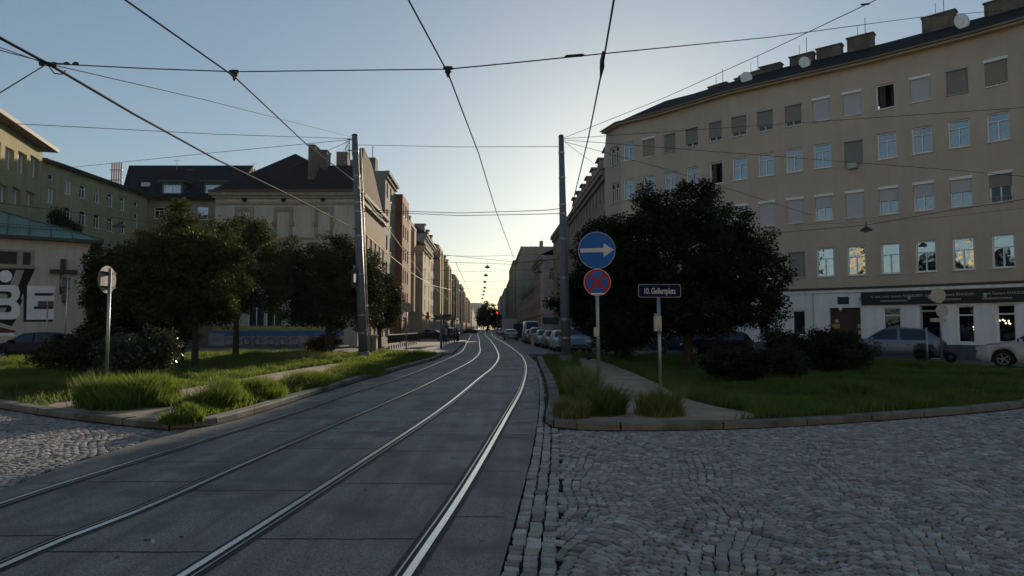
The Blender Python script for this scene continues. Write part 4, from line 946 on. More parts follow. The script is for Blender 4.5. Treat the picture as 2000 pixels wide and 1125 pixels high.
# ---- church with green roof
Dk = 48.0
kA = G(-120, 700, 0); kaY = 46.6; k0 = P(-150, 440, 37.0); k1 = P(181, 470, 41.5)
KA = (k0.x, k0.y); KB = (k1.x, k1.y); zk = hit(KA, KB, 178, 470)[1]
kt = thing('church', 'white church hall with green copper roof and painted letters on its wall', 'building', (KB[0], KB[1], 0))
wx = [(hit(KA, KB, -40, 505)[0], hit(KA, KB, 68, 505)[0], hit(KA, KB, 30, 520)[1], hit(KA, KB, 30, 488)[1])]
w_ = MB(); facade(w_, KA, KB, 0, zk, wx, 0, .12); uK, LK = unit2(KA, KB); nK = Vector((uK.y, -uK.x)); KBk = (KB[0]-nK.x*11, KB[1]-nK.y*11); KAk = (KA[0]-nK.x*11, KA[1]-nK.y*11)
facade(w_, KB, KBk, 0, zk); facade(w_, KBk, KAk, 0, zk); facade(w_, KAk, KA, 0, zk); w_.build('wall', mat('plaster_church', (.50, .475, .43), .9, var=.1, scale=.5, streak=.14), kt)
def kp(uu, z, out): return (KA[0]+uK.x*uu+nK.x*out, KA[1]+uK.y*uu+nK.y*out, z)
aK = math.atan2(uK.y, uK.x)
q = MB(); ua, ub, z0, z1 = wx[0]
c = kp((ua+ub)/2, (z0+z1)/2, -.10); q.box(c, (ub-ua, .02, z1-z0), aK, 1)
for uu, ww in ((ub-.1, .2), (hit(KA, KB, 39, 505)[0], .28), (hit(KA, KB, -20, 505)[0], .2)): q.box(kp(uu, (z0+z1)/2, -.06), (ww, .08, z1-z0), aK, 0)
for z in (z0+.05, z1-.05): q.box(kp((ua+ub)/2, z, -.05), (ub-ua, .09, .12), aK, 0)
q.box(kp((ua+ub)/2, z0-.05, .03), (ub-ua+.2, .1, .1), aK, 0); q.build('window', [mat('window_stone', (.3, .28, .25), .8), mat('church_pane', (.012, .013, .012), .6)], kt)
# roof: hip
ov = .55; r = MB(); e0 = Vector(KA)+nK*ov-uK*ov; e1 = Vector(KB)+nK*ov+uK*ov; e2 = Vector(KBk)-nK*ov+uK*ov; e3 = Vector(KAk)-nK*ov-uK*ov; zr = zk+2.5
m0 = Vector(KA)-nK*5.5-uK*8; m1 = Vector(KB)-nK*5.5-uK*6.4
tp = lambda v, z: (v.x, v.y, z)
r.face([tp(e0, zk), tp(e1, zk), tp(m1, zr), tp(m0, zr)], 0); r.face([tp(e1, zk), tp(e2, zk), tp(m1, zr)], 0); r.face([tp(e2, zk), tp(e3, zk), tp(m0, zr), tp(m1, zr)], 0)
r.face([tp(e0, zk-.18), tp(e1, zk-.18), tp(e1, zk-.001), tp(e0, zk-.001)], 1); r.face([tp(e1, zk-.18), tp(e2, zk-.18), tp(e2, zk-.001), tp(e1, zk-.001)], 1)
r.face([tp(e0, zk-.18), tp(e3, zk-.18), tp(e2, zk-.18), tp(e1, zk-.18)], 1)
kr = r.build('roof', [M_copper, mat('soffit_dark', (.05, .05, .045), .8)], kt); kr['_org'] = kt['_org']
sm = MB(); Lf = (e1-e0).length
for k in range(1, int(Lf/1.05)):
    s = k*1.05; a = e0+uK*s; 
    smax = ((m1-e0).dot(uK)); full = (m1-e1).dot(-nK)
    lim = 1.0 if s < smax else max(0, (Lf-s)/(Lf-smax))
    b = a+(-nK)*(m1-e1).dot(-nK)*lim; sm.tube([tp(a, zk+.03), (b.x, b.y, zk+(zr-zk)*lim+.03)], .03, 4)
sm.tube([tp(e1, zk+.04), tp(m1, zr+.04)], .05, 5); sm.build('standing_seam', M_copperd, kr)
sg = MB(); t_ = .20
for hgt in (.08, .24): sg.tube([(e0.x-nK.x*full*t_, e0.y-nK.y*full*t_, zk+(zr-zk)*t_+hgt), ((e1-uK*1.6).x-nK.x*full*t_, (e1-uK*1.6).y-nK.y*full*t_, zk+(zr-zk)*t_+hgt)], .02, 5)
k = 0
while k*.16 < Lf-1.6: a = e0+uK*(k*.16)-nK*full*t_; z = zk+(zr-zk)*t_; sg.box((a.x, a.y, z+.16), (.03, .02, .2), aK); k += 1
sg.build('snow_guard', M_copperd, kr)
dp = MB(); c = kp(LK-.05, 0, .08); dp.tube([(c[0], c[1], 0), (c[0], c[1], zk-.6), (c[0]+.2, c[1]-.35, zk-.15)], .06, 7); dp.build('downpipe', M_iron, kt)
# cross
cr_ = thing('cross', 'plain dark wooden cross mounted on the white church wall', 'cross', kp(hit(KA, KB, 122, 540)[0], hit(KA, KB, 122, 560)[1], .1))
zb = hit(KA, KB, 122, 575)[1]; ztp = hit(KA, KB, 122, 506)[1]; ucx = hit(KA, KB, 122, 540)[0]; zh = hit(KA, KB, 122, 531)[1]; hw = (hit(KA, KB, 150, 531)[0]-hit(KA, KB, 96, 531)[0])
q = MB(); q.box(kp(ucx, (zb+ztp)/2, .14), (.27, .16, ztp-zb), aK); q.build('upright', mat('cross_wood', (.03, .028, .025), .7), cr_)
q = MB(); q.box(kp(ucx+.05, zh, .15), (hw, .2, .24), aK); q.build('crossbar', mat('cross_wood', (.03, .028, .025)), cr_)
# painted lettering: polygons drawn in wall coordinates, read off a zoomed crop (origin 0,480 scale 4.69)
def kz(x, y): return hit(KA, KB, x/4.69, 480+y/4.69)
def mural(name, polys, out, col):
    q = MB()
    for poly in polys:
        pts = [kz(x, y) for x, y in poly]; q.face([kp(a, b, out) for a, b in pts][::1])
        for i in range(len(pts)): a, b = pts[i], pts[(i+1) % len(pts)]; q.face([kp(a[0], a[1], 0), kp(b[0], b[1], 0), kp(b[0], b[1], out), kp(a[0], a[1], out)])
    q.build(name, mat('mural_'+name+str(int(out*1000)), col, .85, var=.12, scale=1.5), mt)
mt = thing('mural', 'large white letters BE with black shadows painted on the church wall', 'mural', kp(kz(100, 600)[0], 2, 0))
BLK = (.02, .02, .024); WHT = (.78, .79, .82)
arc = lambda cx, cy, rx, ry, a0, a1, n=10: [(cx+rx*math.cos(R(a0+(a1-a0)*i/n)), cy+ry*math.sin(R(a0+(a1-a0)*i/n))) for i in range(n+1)]
mural('letter_shadow', [[(-260, 205), (325, 210), (250, 365), (190, 480), (205, 500), (180, 560), (130, 512), (185, 440), (170, 372), (-260, 355)], [(250, 365), (215, 400), (215, 697), (475, 697), (497, 677), (245, 677)], [(-260, 670), (150, 670), (108, 738), (0, 705), (-260, 640)], [(497, 432), (475, 458), (316, 458), (316, 430)], [(497, 555), (475, 580), (310, 580), (310, 553)]], .004, BLK)
mural('wall_stripe', [[(150, 220), (222, 222), (168, 372), (92, 355)]], .007, (.36, .345, .33))
mural('letter_fill', [[(250, 365), (512, 372), (500, 433), (318, 433), (318, 458), (497, 458), (495, 555), (312, 555), (310, 580), (495, 580), (495, 676), (240, 676)],
   [(-260, 360)]+[(120, 360)]+arc(130, 435, 52, 75, -80, 70)+[(140, 512)]+arc(130, 590, 55, 82, -75, 80)+[(110, 674), (-260, 674)]], .010, WHT)
mural('umlaut_dot', [arc(50, 280, 62, 56, 0, 360, 24)[:-1]], .013, WHT)
mural('letter_counter', [[(-260, 418), (70, 418)]+arc(75, 450, 33, 32, -80, 80, 6)+[(60, 483), (-260, 483)], [(-260, 543), (70, 543)]+arc(75, 576, 33, 33, -80, 80, 6)+[(60, 610), (-260, 610)]], .013, BLK)
mural('counter_fill', [[(-260, 440), (55, 440), (75, 460), (60, 483), (-260, 483)], [(-260, 568), (60, 568), (45, 610), (-260, 610)]], .016, (.36, .345, .33))
mural('red_stripe', [[(-260, 720), (0, 745), (150, 780), (130, 797), (-260, 797)]], .009, (.16, .04, .04))
mural('white_stripe', [[(-260, 800), (120, 800), (140, 825), (-260, 825)]], .009, WHT)
# far tower closing the view
p = P(926, 592, 900); tw_ = thing('far_tower', 'pale rounded tower block at the very end of the street', 'building', (p.x, 900, 0)); q = MB()
wdt = 20; q.box((p.x, 900, p.z*.5-4), (wdt*.55, 18, p.z-8)); q.build('wall', wallm('far', (.32, .34, .36)), tw_)
q = MB(); prof = [(8, p.z-12), (12, p.z-7), (12.5, p.z-1.5), (10, p.z), (.1, p.z+.3)]; q.lathe(prof, 20, 0, 'z', (p.x, 900, 0)); q.build('rounded_top', wallm('far2', (.36, .38, .40)), tw_)
# houses behind the viewer (seen mirrored in the lower windows)
for k, (x0, x1, y0, H, c) in enumerate(((-40, -14, -48, 17, (.50, .38, .16)), (-14, 6, -44, 19, (.55, .5, .42)), (8, 30, -40, 18, (.52, .40, .18)), (30, 60, -34, 20, (.55, .53, .48)), (-75, -42, -30, 18, (.5, .42, .28)))):
    foot = [(x1, y0), (x0, y0), (x0, y0-12), (x1, y0-12)]; hs = []
    A, B = foot[0], foot[1]; L_ = unit2(A, B)[1]; nc = int(L_/3)
    for r_ in range(4):
        for c_ in range(nc): uc = (c_+.5)*L_/nc; hs.append((uc-.6, uc+.6, 4.8+r_*3.4, 6.8+r_*3.4))
    t = box_house('townhouse', ('%s house across the square behind the viewer' % ('yellow', 'pale cream', 'ochre', 'white', 'sand-coloured')[k]), foot, H, wallm('back%d' % k, c), {0: hs})
    for a, b, z0, z1 in hs: place_window(t, A, B, (a+b)/2, z0, b-a, z1-z0, 'far', .18)
    r = MB(); r.face([(x1, y0+.4, H), (x0, y0+.4, H), (x0, y0-6, H+4), (x1, y0-6, H+4)]); r.build('roof', M_roof, t)

# ================================================================== VEGETATION
def leafcloud(name, centers, per, spread, size, mtl, parent, org, seed=1, flat=.75, tonebase=None):
    r_ = np.random.default_rng(seed); C_ = np.repeat(np.array(centers), per, axis=0); n = len(C_)
    sp = np.array(spread) if np.ndim(spread) else np.array([spread]*3)
    d = r_.normal(0, 1, (n, 3)); d /= np.linalg.norm(d, axis=1)[:, None]; rad = r_.random(n)**.5
    pos = C_+d*rad[:, None]*sp*np.array([1, 1, flat])
    a = r_.normal(0, 1, (n, 3)); a[:, 2] *= .6; a /= np.linalg.norm(a, axis=1)[:, None]
    b = np.cross(a, r_.normal(0, 1, (n, 3))); b /= np.linalg.norm(b, axis=1)[:, None]
    L_ = size*r_.uniform(.7, 1.35, n)[:, None]; w_ = L_*.45; nn = np.cross(a, b)
    V = np.stack([pos-a*L_*.5, pos+b*w_*.5+nn*L_*.06, pos+a*L_*.5, pos-b*w_*.5+nn*L_*.06], 1).reshape(-1, 3)-np.array(org)
    Fc = np.arange(n*4).reshape(-1, 4); ctone = np.clip(r_.normal(.5, .18, len(centers)), .1, .95)
    tone = np.repeat(np.clip(np.repeat(ctone, per)+r_.normal(0, .16, n), 0, 1), 4)
    return np_obj(name, V, Fc, mtl, tone=tone, parent=parent)
def blob_centers(ells, n, seed, surf=.55):
    r_ = np.random.default_rng(seed); vol = np.array([e[3]*e[4]*e[5] for e in ells])**.8; vol /= vol.sum(); out = []
    for e, k in zip(ells, (vol*n).astype(int)+1):
        d = r_.normal(0, 1, (k, 3)); d /= np.linalg.norm(d, axis=1)[:, None]; q = surf+(1-surf)*r_.random(k); q *= 1+r_.normal(0, .07, k)
        out += list(np.array(e[:3])+d*q[:, None]*np.array(e[3:]))
    return out
def tree(label, base, ells, ncl, per, spread, size, mtl, tr=.14, seed=1, forkz=1.6, group=None, name='tree', lean=0, nb=10):
    t = thing(name, label, 'tree', (base[0], base[1], KZ-.02), group=group); rr = random.Random(seed)
    cs = blob_centers(ells, ncl, seed)
    b0 = Vector((base[0], base[1], 0)); tk = MB(); top = Vector((ells[0][0], ells[0][1], ells[0][2]+ells[0][5]*.3)); fk = Vector((base[0]+lean, base[1], forkz))
    tk.tube([b0, b0+(fk-b0)*.15+Vector((0, 0, 0)), b0+(fk-b0)*.55+Vector((rr.uniform(-.04, .04), 0, 0)), fk], [tr*1.45, tr*1.08, tr*.95, tr*.85], 10)
    br = MB(); pk = [Vector(cs[rr.randrange(len(cs))]) for _ in range(nb*3)]; pk = [p for p in pk if p.z > forkz+.2][:nb]+[top]
    for p in pk:
        mid = fk+(p-fk)*.5+Vector((rr.uniform(-.2, .2), rr.uniform(-.2, .2), .25)); q = fk+(mid-fk)*.5; br.tube([fk-Vector((0, 0, .25)), q, mid, p], [tr*.6, tr*.42, tr*.26, tr*.08], 6)
        for _ in range(2):
            p2 = Vector(cs[min(range(0, len(cs), 3), key=lambda i: (Vector(cs[i])-p).length+rr.random()*1.2)]); br.tube([mid, (mid+p2)/2+Vector((0, 0, .1)), p2], [tr*.22, tr*.14, tr*.05], 5)
    tk.build('trunk', M_bark, t); br.build('branches', M_bark, t)
    leafcloud('crown', cs, per, spread, size, mtl, t, t['_org'], seed); return t
def ell(px, py, Y, rx, rz, ry=None):
    p = P(px, py, Y); s = Y/F; return (p.x, p.y, p.z, rx*s, (ry or rx)*s, rz*s)
b = G(380, 722, KZ); Y = b.y
tree('tree with a bushy pointed crown in front of the dark-roofed beige house', b, [ell(370, 530, Y, 105, 100), ell(350, 435, Y, 34, 34), ell(430, 530, Y, 62, 95), ell(300, 550, Y, 80, 88), ell(352, 408, Y, 12, 18), ell(360, 600, Y, 90, 45)], 420, 110, .42, .13, M_leaf, .12, 11, 2.0, 'trees on the left island')
b = G(460, 701, KZ); Y = b.y
tree('slender tree with loose sunlit foliage in front of the cream house', b, [ell(478, 515, Y, 72, 76), ell(470, 458, Y, 58, 30), ell(440, 590, Y, 55, 36), ell(505, 440, Y, 36, 12), ell(505, 570, Y, 60, 48)], 240, 110, .42, .13, M_leaf, .14, 12, 2.2, 'trees on the left island')
b = G(642, 692, KZ); Y = b.y
tree('dark spreading tree left of the tall grey pole', b, [ell(640, 555, Y, 112, 76), ell(595, 520, Y, 80, 58), ell(695, 545, Y, 58, 82), ell(650, 490, Y, 46, 30), ell(570, 580, Y, 62, 50), ell(655, 610, Y, 100, 34)], 430, 120, .55, .16, M_leafd, .2, 13, 2.6, 'trees on the left island')
b = G(748, 682, 0); Y = 50
tree('dark rounded tree behind the tall grey pole', (P(742, 600, Y).x, Y), [ell(742, 585, Y, 44, 54), ell(728, 540, Y, 32, 50), ell(765, 590, Y, 24, 40), ell(745, 620, Y, 40, 22)], 200, 110, .5, .16, M_leafd, .16, 14, 2.2, 'trees on the left island')
b = G(205, 715, KZ); Y = b.y
tree('low dark tree with drooping foliage beside the church wall', (P(250, 600, Y).x, Y), [ell(245, 560, Y, 76, 78), ell(205, 545, Y, 36, 56), ell(290, 600, Y, 64, 64), ell(255, 640, Y, 88, 48), ell(184, 600, Y, 18, 60), ell(310, 510, Y, 50, 60)], 360, 110, .42, .13, M_leafd, .12, 15, 1.6, 'trees on the left island')
b = G(1345, 716, KZ); Y = b.y
tree('large broad dark tree right of the street name sign', b, [ell(1335, 500, Y, 140, 112), ell(1330, 415, Y, 80, 58), ell(1430, 515, Y, 92, 104), ell(1235, 505, Y, 80, 96), ell(1465, 600, Y, 72, 50), ell(1262, 400, Y, 24, 42), ell(1190, 450, Y, 46, 20), ell(1350, 610, Y, 130, 46), ell(1512, 548, Y, 32, 26), ell(1240, 610, Y, 85, 50), ell(1370, 380, Y, 30, 26)], 900, 110, .42, .13, M_leafd, .19, 16, 1.8, 'trees on the right island')
b = G(1222, 694, KZ); Y = 37
tree('dark tree behind the blue arrow sign', (P(1222, 600, Y).x, Y), [ell(1190, 545, Y, 85, 80), ell(1150, 590, Y, 55, 55), ell(1120, 600, Y, 45, 34), ell(1240, 610, Y, 70, 50), ell(1150, 480, Y, 36, 44), ell(1098, 598, Y, 28, 14), ell(1200, 640, Y, 80, 40)], 420, 110, .48, .15, M_leafd, .18, 17, 2.0, 'trees on the right island')
Y = 320
tree('big dark tree standing in the street far away beside the rails', (P(952, 600, Y).x, Y), [ell(955, 618, Y, 20, 24), ell(940, 622, Y, 12, 18), ell(968, 624, Y, 12, 18), ell(950, 604, Y, 10, 14)], 160, 60, 1.6, .75, M_leafd, .4, 18, 2.5, nb=5)
Y = 52
tree('dark conifer rising behind the green church roof', (P(118, 500, Y).x, Y), [ell(118, 440, Y, 22, 24), ell(115, 418, Y, 9, 16), ell(132, 450, Y, 24, 18)], 90, 70, .5, .16, M_leafd, .15, 19, 3.0, nb=5)
Y = 39
tree('thin climbing tree at the corner of the church wall', (P(192, 600, Y).x, Y), [ell(192, 520, Y, 20, 45), ell(180, 560, Y, 14, 50), ell(205, 500, Y, 22, 18), ell(200, 600, Y, 20, 30)], 70, 70, .45, .17, M_leafd, .1, 20, 2.0, nb=5)
def bush(label, base, ells, ncl, per, spread, size, mtl, seed, group=None, extra=None):
    t = thing('bush', label, 'bush', (base[0], base[1], KZ-.02), group=group); cs = blob_centers(ells, ncl, seed, .35); cs = [c for c in cs if c[2] > KZ]
    rr = random.Random(seed); s = MB()
    for _ in range(14):
        p = Vector(cs[rr.randrange(len(cs))]); b0 = Vector((base[0]+rr.uniform(-.25, .25), base[1]+rr.uniform(-.2, .2), KZ-.03)); s.tube([b0, (b0+p)/2+Vector((0, 0, .15)), p], [.025, .018, .006], 5)
    s.build('stems', M_bark, t); leafcloud('foliage', cs, per, spread, size, mtl, t, t['_org'], seed)
    if extra:
        r2 = np.random.default_rng(seed+5); c2 = [cs[i] for i in r2.integers(0, len(cs), max(3, len(cs)//extra[1]))]; leafcloud(extra[2], c2, extra[3], spread, size*.8, extra[0], t, t['_org'], seed+9)
    return t
M_flower = mat('blossom_red', (.20, .03, .03), .6, var=.2, attr='tone')
b = G(270, 752, KZ); Y = b.y+1.2
bush('glossy-leaved bush catching light, right of the round sign post', (P(280, 700, Y).x, Y), [ell(280, 700, Y, 60, 42), ell(310, 680, Y, 36, 36), ell(240, 690, Y, 50, 45), ell(322, 665, Y, 24, 26)], 130, 75, .28, .10, M_leafg, 31, 'bushes on the left island')
Y += 2.5
bush('dark reddish bush in front of the dark sedan', (P(150, 700, Y).x, Y), [ell(150, 690, Y, 60, 34), ell(105, 695, Y, 34, 26), ell(205, 680, Y, 50, 45)], 110, 75, .3, .10, M_leafd, 32, 'bushes on the left island', (M_leafr, 3, 'red_leaves', 30))
Y = 27.5
bush('bush with a patch of red leaves between the two nearest left trunks', (P(350, 660, Y).x, Y), [ell(345, 655, Y, 45, 30), ell(330, 640, Y, 34, 20), ell(300, 680, Y, 60, 34)], 100, 70, .3, .10, M_leafd, 33, 'bushes on the left island', (M_leafr, 2, 'red_leaves', 45))
b = G(630, 690, KZ); Y = b.y+.8
bush('rounded reddish bush at the foot of the tree left of the grey pole', (P(628, 680, Y).x, Y), [ell(628, 675, Y, 36, 20), ell(645, 668, Y, 20, 18)], 80, 70, .32, .12, M_leafr, 34, 'bushes on the left island', (M_leaf, 2, 'green_leaves', 40))
b = G(1460, 755, KZ); Y = b.y+1.0
bush('low dark bush with a few red blossoms in front of the bigger bush', (P(1460, 720, Y).x, Y), [ell(1450, 718, Y, 72, 34), ell(1530, 712, Y, 52, 34), ell(1400, 705, Y, 32, 28)], 150, 75, .27, .085, M_leafd, 35, 'bushes on the right island', (M_flower, 14, 'red_blossom', 10))
b = G(1620, 735, KZ); Y = b.y+1.5
bush('tall dark bush in front of the brown house door', (P(1620, 700, Y).x, Y), [ell(1600, 690, Y, 78, 42), ell(1665, 692, Y, 48, 36), ell(1545, 680, Y, 34, 34), ell(1620, 665, Y, 60, 22)], 190, 80, .3, .09, M_leafd, 36, 'bushes on the right island', (M_leafr, 6, 'red_leaves', 20))
Y = 33
bush('teal-green bush under the right edge of the big tree crown', (P(1515, 670, Y).x, Y), [ell(1515, 660, Y, 32, 22)], 40, 60, .3, .11, M_leaf, 37, 'bushes on the right island')
Y = 31
bush('dark shrub at the foot of the tree behind the arrow sign', (P(1205, 670, Y).x, Y), [ell(1215, 660, Y, 48, 34), ell(1240, 650, Y, 40, 30)], 110, 70, .32, .11, M_leafd, 38, 'bushes on the right island')

# ---- grass
def blades(name, x, y, h, w, mtl, lean=.35, label=None, seed=5, z0=KZ-.02):
    r_ = np.random.default_rng(seed); n = len(x); a = r_.uniform(0, 2*np.pi, n); l = r_.uniform(.05, lean, n)*h; b = r_.uniform(0, 2*np.pi, n)
    hw = w/2*r_.uniform(.6, 1.4, n); ca, sa = np.cos(a)*hw, np.sin(a)*hw; dx, dy = np.cos(b)*l, np.sin(b)*l
    V = np.zeros((n, 6, 3)); z = np.full(n, z0)
    for k, (f, g_, wf) in enumerate(((0, 0, 1), (.35, .55, .85), (1, 1, .12))):
        V[:, k*2, 0] = x-ca*wf+dx*f; V[:, k*2, 1] = y-sa*wf+dy*f; V[:, k*2, 2] = z+h*g_
        V[:, k*2+1, 0] = x+ca*wf+dx*f; V[:, k*2+1, 1] = y+sa*wf+dy*f; V[:, k*2+1, 2] = z+h*g_
    Fc = (np.array([(0, 1, 3, 2), (2, 3, 5, 4)])[None]+(np.arange(n)*6)[:, None, None]).reshape(-1, 4)
    tone = np.repeat(np.clip(r_.normal(.5, .2, n), 0, 1), 6); o = np_obj(name, V.reshape(-1, 3), Fc, mtl, tone=tone); o['kind'] = 'stuff'
    tag(o, label, 'grass'); return o
def hn(x, y, s=.5, ph=0):  # cheap smooth noise 0..1
    return (np.sin(x*1.3*s+ph)+np.sin(y*1.1*s+1.7+ph)+np.sin((x+y)*.9*s+.5)+np.sin((x-y)*2.1*s+2.1+ph)*.6+np.sin(x*4.1*s+y*3.3*s)*.5)/8.2+.5
def scatter(poly, n, seed, holes=(), shrink=.0):
    r_ = np.random.default_rng(seed); P_ = np.array(poly); x0, y0 = P_.min(0); x1, y1 = P_.max(0)
    x = r_.uniform(x0, x1, n); y = r_.uniform(y0, y1, n); k = inpoly(x, y, poly)
    for h_ in holes: k &= ~inpoly(x, y, h_)
    return x[k], y[k]
def inset(line, d):
    n = len(line); out = []
    for i in range(n):
        t = (line[(i+1) % n]-line[i-1]).normalized(); out.append((line[i].x-t.y*d, line[i].y+t.x*d))
    return out
inL = inset(ISL['island_left'], .24); inR = inset(ISL['island_right'], .24)
# left lawn
x, y = scatter(inL, 420000, 41, [PATHL]); k = (x > -34) & (x/y > -.80); x, y = x[k], y[k]; keep = rng.random(len(x)) < np.clip(26/np.maximum(y, 8), .25, 1); x, y = x[keep], y[keep]
n_ = hn(x, y, 1.1)*.6+hn(x, y, 4.3, 1)*.4; k = rng.random(len(x)) < .35+1.3*np.clip(hn(x, y, 2.3, 4)-.15, 0, 1); x, y, n_ = x[k], y[k], n_[k]; h = (.045+.27*np.clip(n_*1.9-.6, 0, 1))*rng.uniform(.35, 1.3, len(x)); blades('lawn_grass', x, y, h, .012+.0004*y, M_grass, .9, 'uneven green lawn of the left island, partly in sun', 42)
x, y = scatter(inR, 420000, 43, [PATHR]); k = (x < 30) & (x/y < .85); x, y = x[k], y[k]; keep = rng.random(len(x)) < np.clip(24/np.maximum(y, 8), .3, 1); x, y = x[keep], y[keep]
n_ = hn(x, y, 1.2, 2)*.6+hn(x, y, 4.1, 3)*.4; k = rng.random(len(x)) < .35+1.3*np.clip(hn(x, y, 2.1, 5)-.15, 0, 1); x, y, n_ = x[k], y[k], n_[k]; h = (.045+.27*np.clip(n_*1.9-.6, 0, 1))*rng.uniform(.35, 1.3, len(x)); blades('lawn_grass', x, y, h, .012+.0004*y, M_grass, .9, 'shaded green lawn of the right island with long blades', 44)
def tuft(label, ctr, rx, ry, hh, n, seed, mtl=M_grass, w=.011, cat='grass tuft'):
    r_ = np.random.default_rng(seed); q = np.sqrt(r_.random(n)); t_ = r_.uniform(0, 2*np.pi, n); x = ctr[0]+rx*q*np.cos(t_); y = ctr[1]+ry*q*np.sin(t_)
    cx_ = r_.uniform(-rx, rx, 9); cy_ = r_.uniform(-ry, ry, 9); hk = r_.uniform(.35, 1.1, 9); nr = np.argmin((x[:, None]-ctr[0]-cx_)**2+(y[:, None]-ctr[1]-cy_)**2, axis=1); h = hh*(1-.35*q**2)*hk[nr]*r_.uniform(.35, 1.25, n); x = x+(cx_[nr]+ctr[0]-x)*.25; y = y+(cy_[nr]+ctr[1]-y)*.25; x = x+r_.normal(0, rx*.12, n); y = y+r_.normal(0, ry*.12, n); o = blades('grass_tuft', x, y, h, w, mtl, .75, label, seed); o['category'] = cat; return o
for lb, px, py, rxp, ry, hh, n, sd_, mt_ in (
    ('big bright green grass tuft at the foot of the round sign post', 258, 790, 82, .85, .62, 11000, 51, M_grass),
    ('long grass clump on the corner of the left island by the rails', 415, 792, 52, .8, .50, 7000, 52, M_grass),
    ('grass clump hanging over the kerb corner beside the paving', 355, 822, 34, .35, .26, 3000, 53, M_grass),
    ('second clump of long grass along the left kerb', 500, 775, 52, .8, .44, 6000, 54, M_grass),
    ('tall dry grass strip right of the gutter setts', 1128, 765, 28, 1.9, .62, 8000, 55, M_grassd),
    ('long green grass at the foot of the arrow sign post', 1180, 806, 38, .42, .52, 5000, 56, M_grass),
    ('grass tuft at the foot of the street name sign', 1287, 808, 40, .4, .50, 5000, 57, M_grassd),
    ('grass clump next to the kerb corner near the gutter', 1115, 812, 30, .4, .34, 3000, 58, M_grassd),
    ('grass along the left edge of the right footpath', 1105, 728, 22, 2.2, .42, 5000, 59, M_grass),
    ('clump of long grass by the left kerb in mid distance', 590, 752, 48, 1.1, .42, 6000, 60, M_grass),
    ('grass fringe at the bend of the left kerb', 690, 728, 55, 1.5, .40, 6000, 61, M_grass),
    ('grass mound behind the left kerb near the platform', 795, 697, 42, 1.6, .42, 5000, 62, M_grass),
    ('pale flowering weeds in the left lawn near the bicycles', 590, 700, 75, 1.8, .45, 5000, 63, M_grassd),
    ('sunlit tall grass in front of the parked bicycles', 480, 700, 60, 2.0, .48, 7000, 64, M_grass),
    ('leafy weeds at the left edge beside the kerb', 150, 765, 45, .9, .40, 5000, 65, M_grass),
    ('sunlit rough grass in front of the dark sedan', 60, 715, 75, 2.0, .45, 8000, 66, M_grass),
    ('green weeds at the far left above the kerb', 40, 762, 60, 1.2, .34, 6000, 67, M_grass)):
    c = G(px, py, KZ); tuft(lb, (c.x, c.y), rxp/F*c.y, ry, hh, n, sd_, mt_, .012+.0003*c.y)

# ================================================================== POLES, WIRES, SIGNS
def mast(label, pb, pt, Y, r0, r1, extra=None):
    b = G(*pb, KZ-.01); Y = b.y; tpx = P(*pt, Y); t = thing('tram_mast', label, 'mast', (b.x, b.y, 0), group='tram masts')
    q = MB(); q.tube([(b.x, b.y, 0), (b.x+(tpx.x-b.x)*.3, Y, tpx.z*.3), (tpx.x, Y, tpx.z)], [r0, r0*.9, r1], 20); q.build('pole', M_pole, t)
    q = MB(); q.lathe([(r0*1.35, 0), (r0*1.35, .25), (r0*1.02, .33)], 20, 0, 'z', (b.x, b.y, KZ-.02)); q.build('foot_collar', M_pole, t)
    for f in (.12, .2, .38, .55, .66, .70, .82, .93): 
        q = MB(); z = tpx.z*f; r_ = r0+(r1-r0)*f; q.lathe([(r_+.012, -.04), (r_+.018, 0), (r_+.012, .04)], 16, 0, 'z', (b.x+(tpx.x-b.x)*f, Y, z)); q.build('clamp_band', M_galv, t)
    q = MB(); q.lathe([(r1, 0), (r1*1.1, .02), (r1*.8, .1), (.001, .13)], 16, 0, 'z', (tpx.x, Y, tpx.z)); q.build('cap', M_iron, t)
    return t, tpx, b, Y
mL, tL, bL, YL = mast('left tram mast, tall grey tapered pole leaning slightly left', (710, 699), (693, 266), 38, .235, .15)
mR, tR, bR, YR = mast('right tram mast, tall grey tapered pole at the end of the gutter', (1106, 708), (1096, 268), 34, .225, .115)
q = MB(); xo = tL.x; 
q.tube([(xo+.33, YL-.05, P(700, 290, YL).z), (bL.x+.30, YL-.05, .15)], .035, 6); q.build('pale_side_tube', mat('side_tube_pale', (.42, .38, .32), .5, metal=.3), mL)  # thin pale tube down the right side of the mast
q = MB()
for px, y0, y1 in ((680, 272, 303), (683, 273, 312), (688, 272, 305)): a = P(px, y0, YL); b_ = P(px, y1, YL); q.tube([a, b_], .018, 5)
for y_ in (272, 293): q.tube([P(679, y_, YL), P(692, y_+2, YL)], .03, 5)
q.build('insulator_rod', M_iron, mL)
p = P(704, 597, YL-.3); q = MB(); q.lathe([(.001, -.07), (.06, -.05), (.07, 0), (.05, .05), (.001, .06)], 12, 0, 'z', (P(717, 597, YL).x, YL-.1, p.z)); q.build('white_knob', M_white, mL)
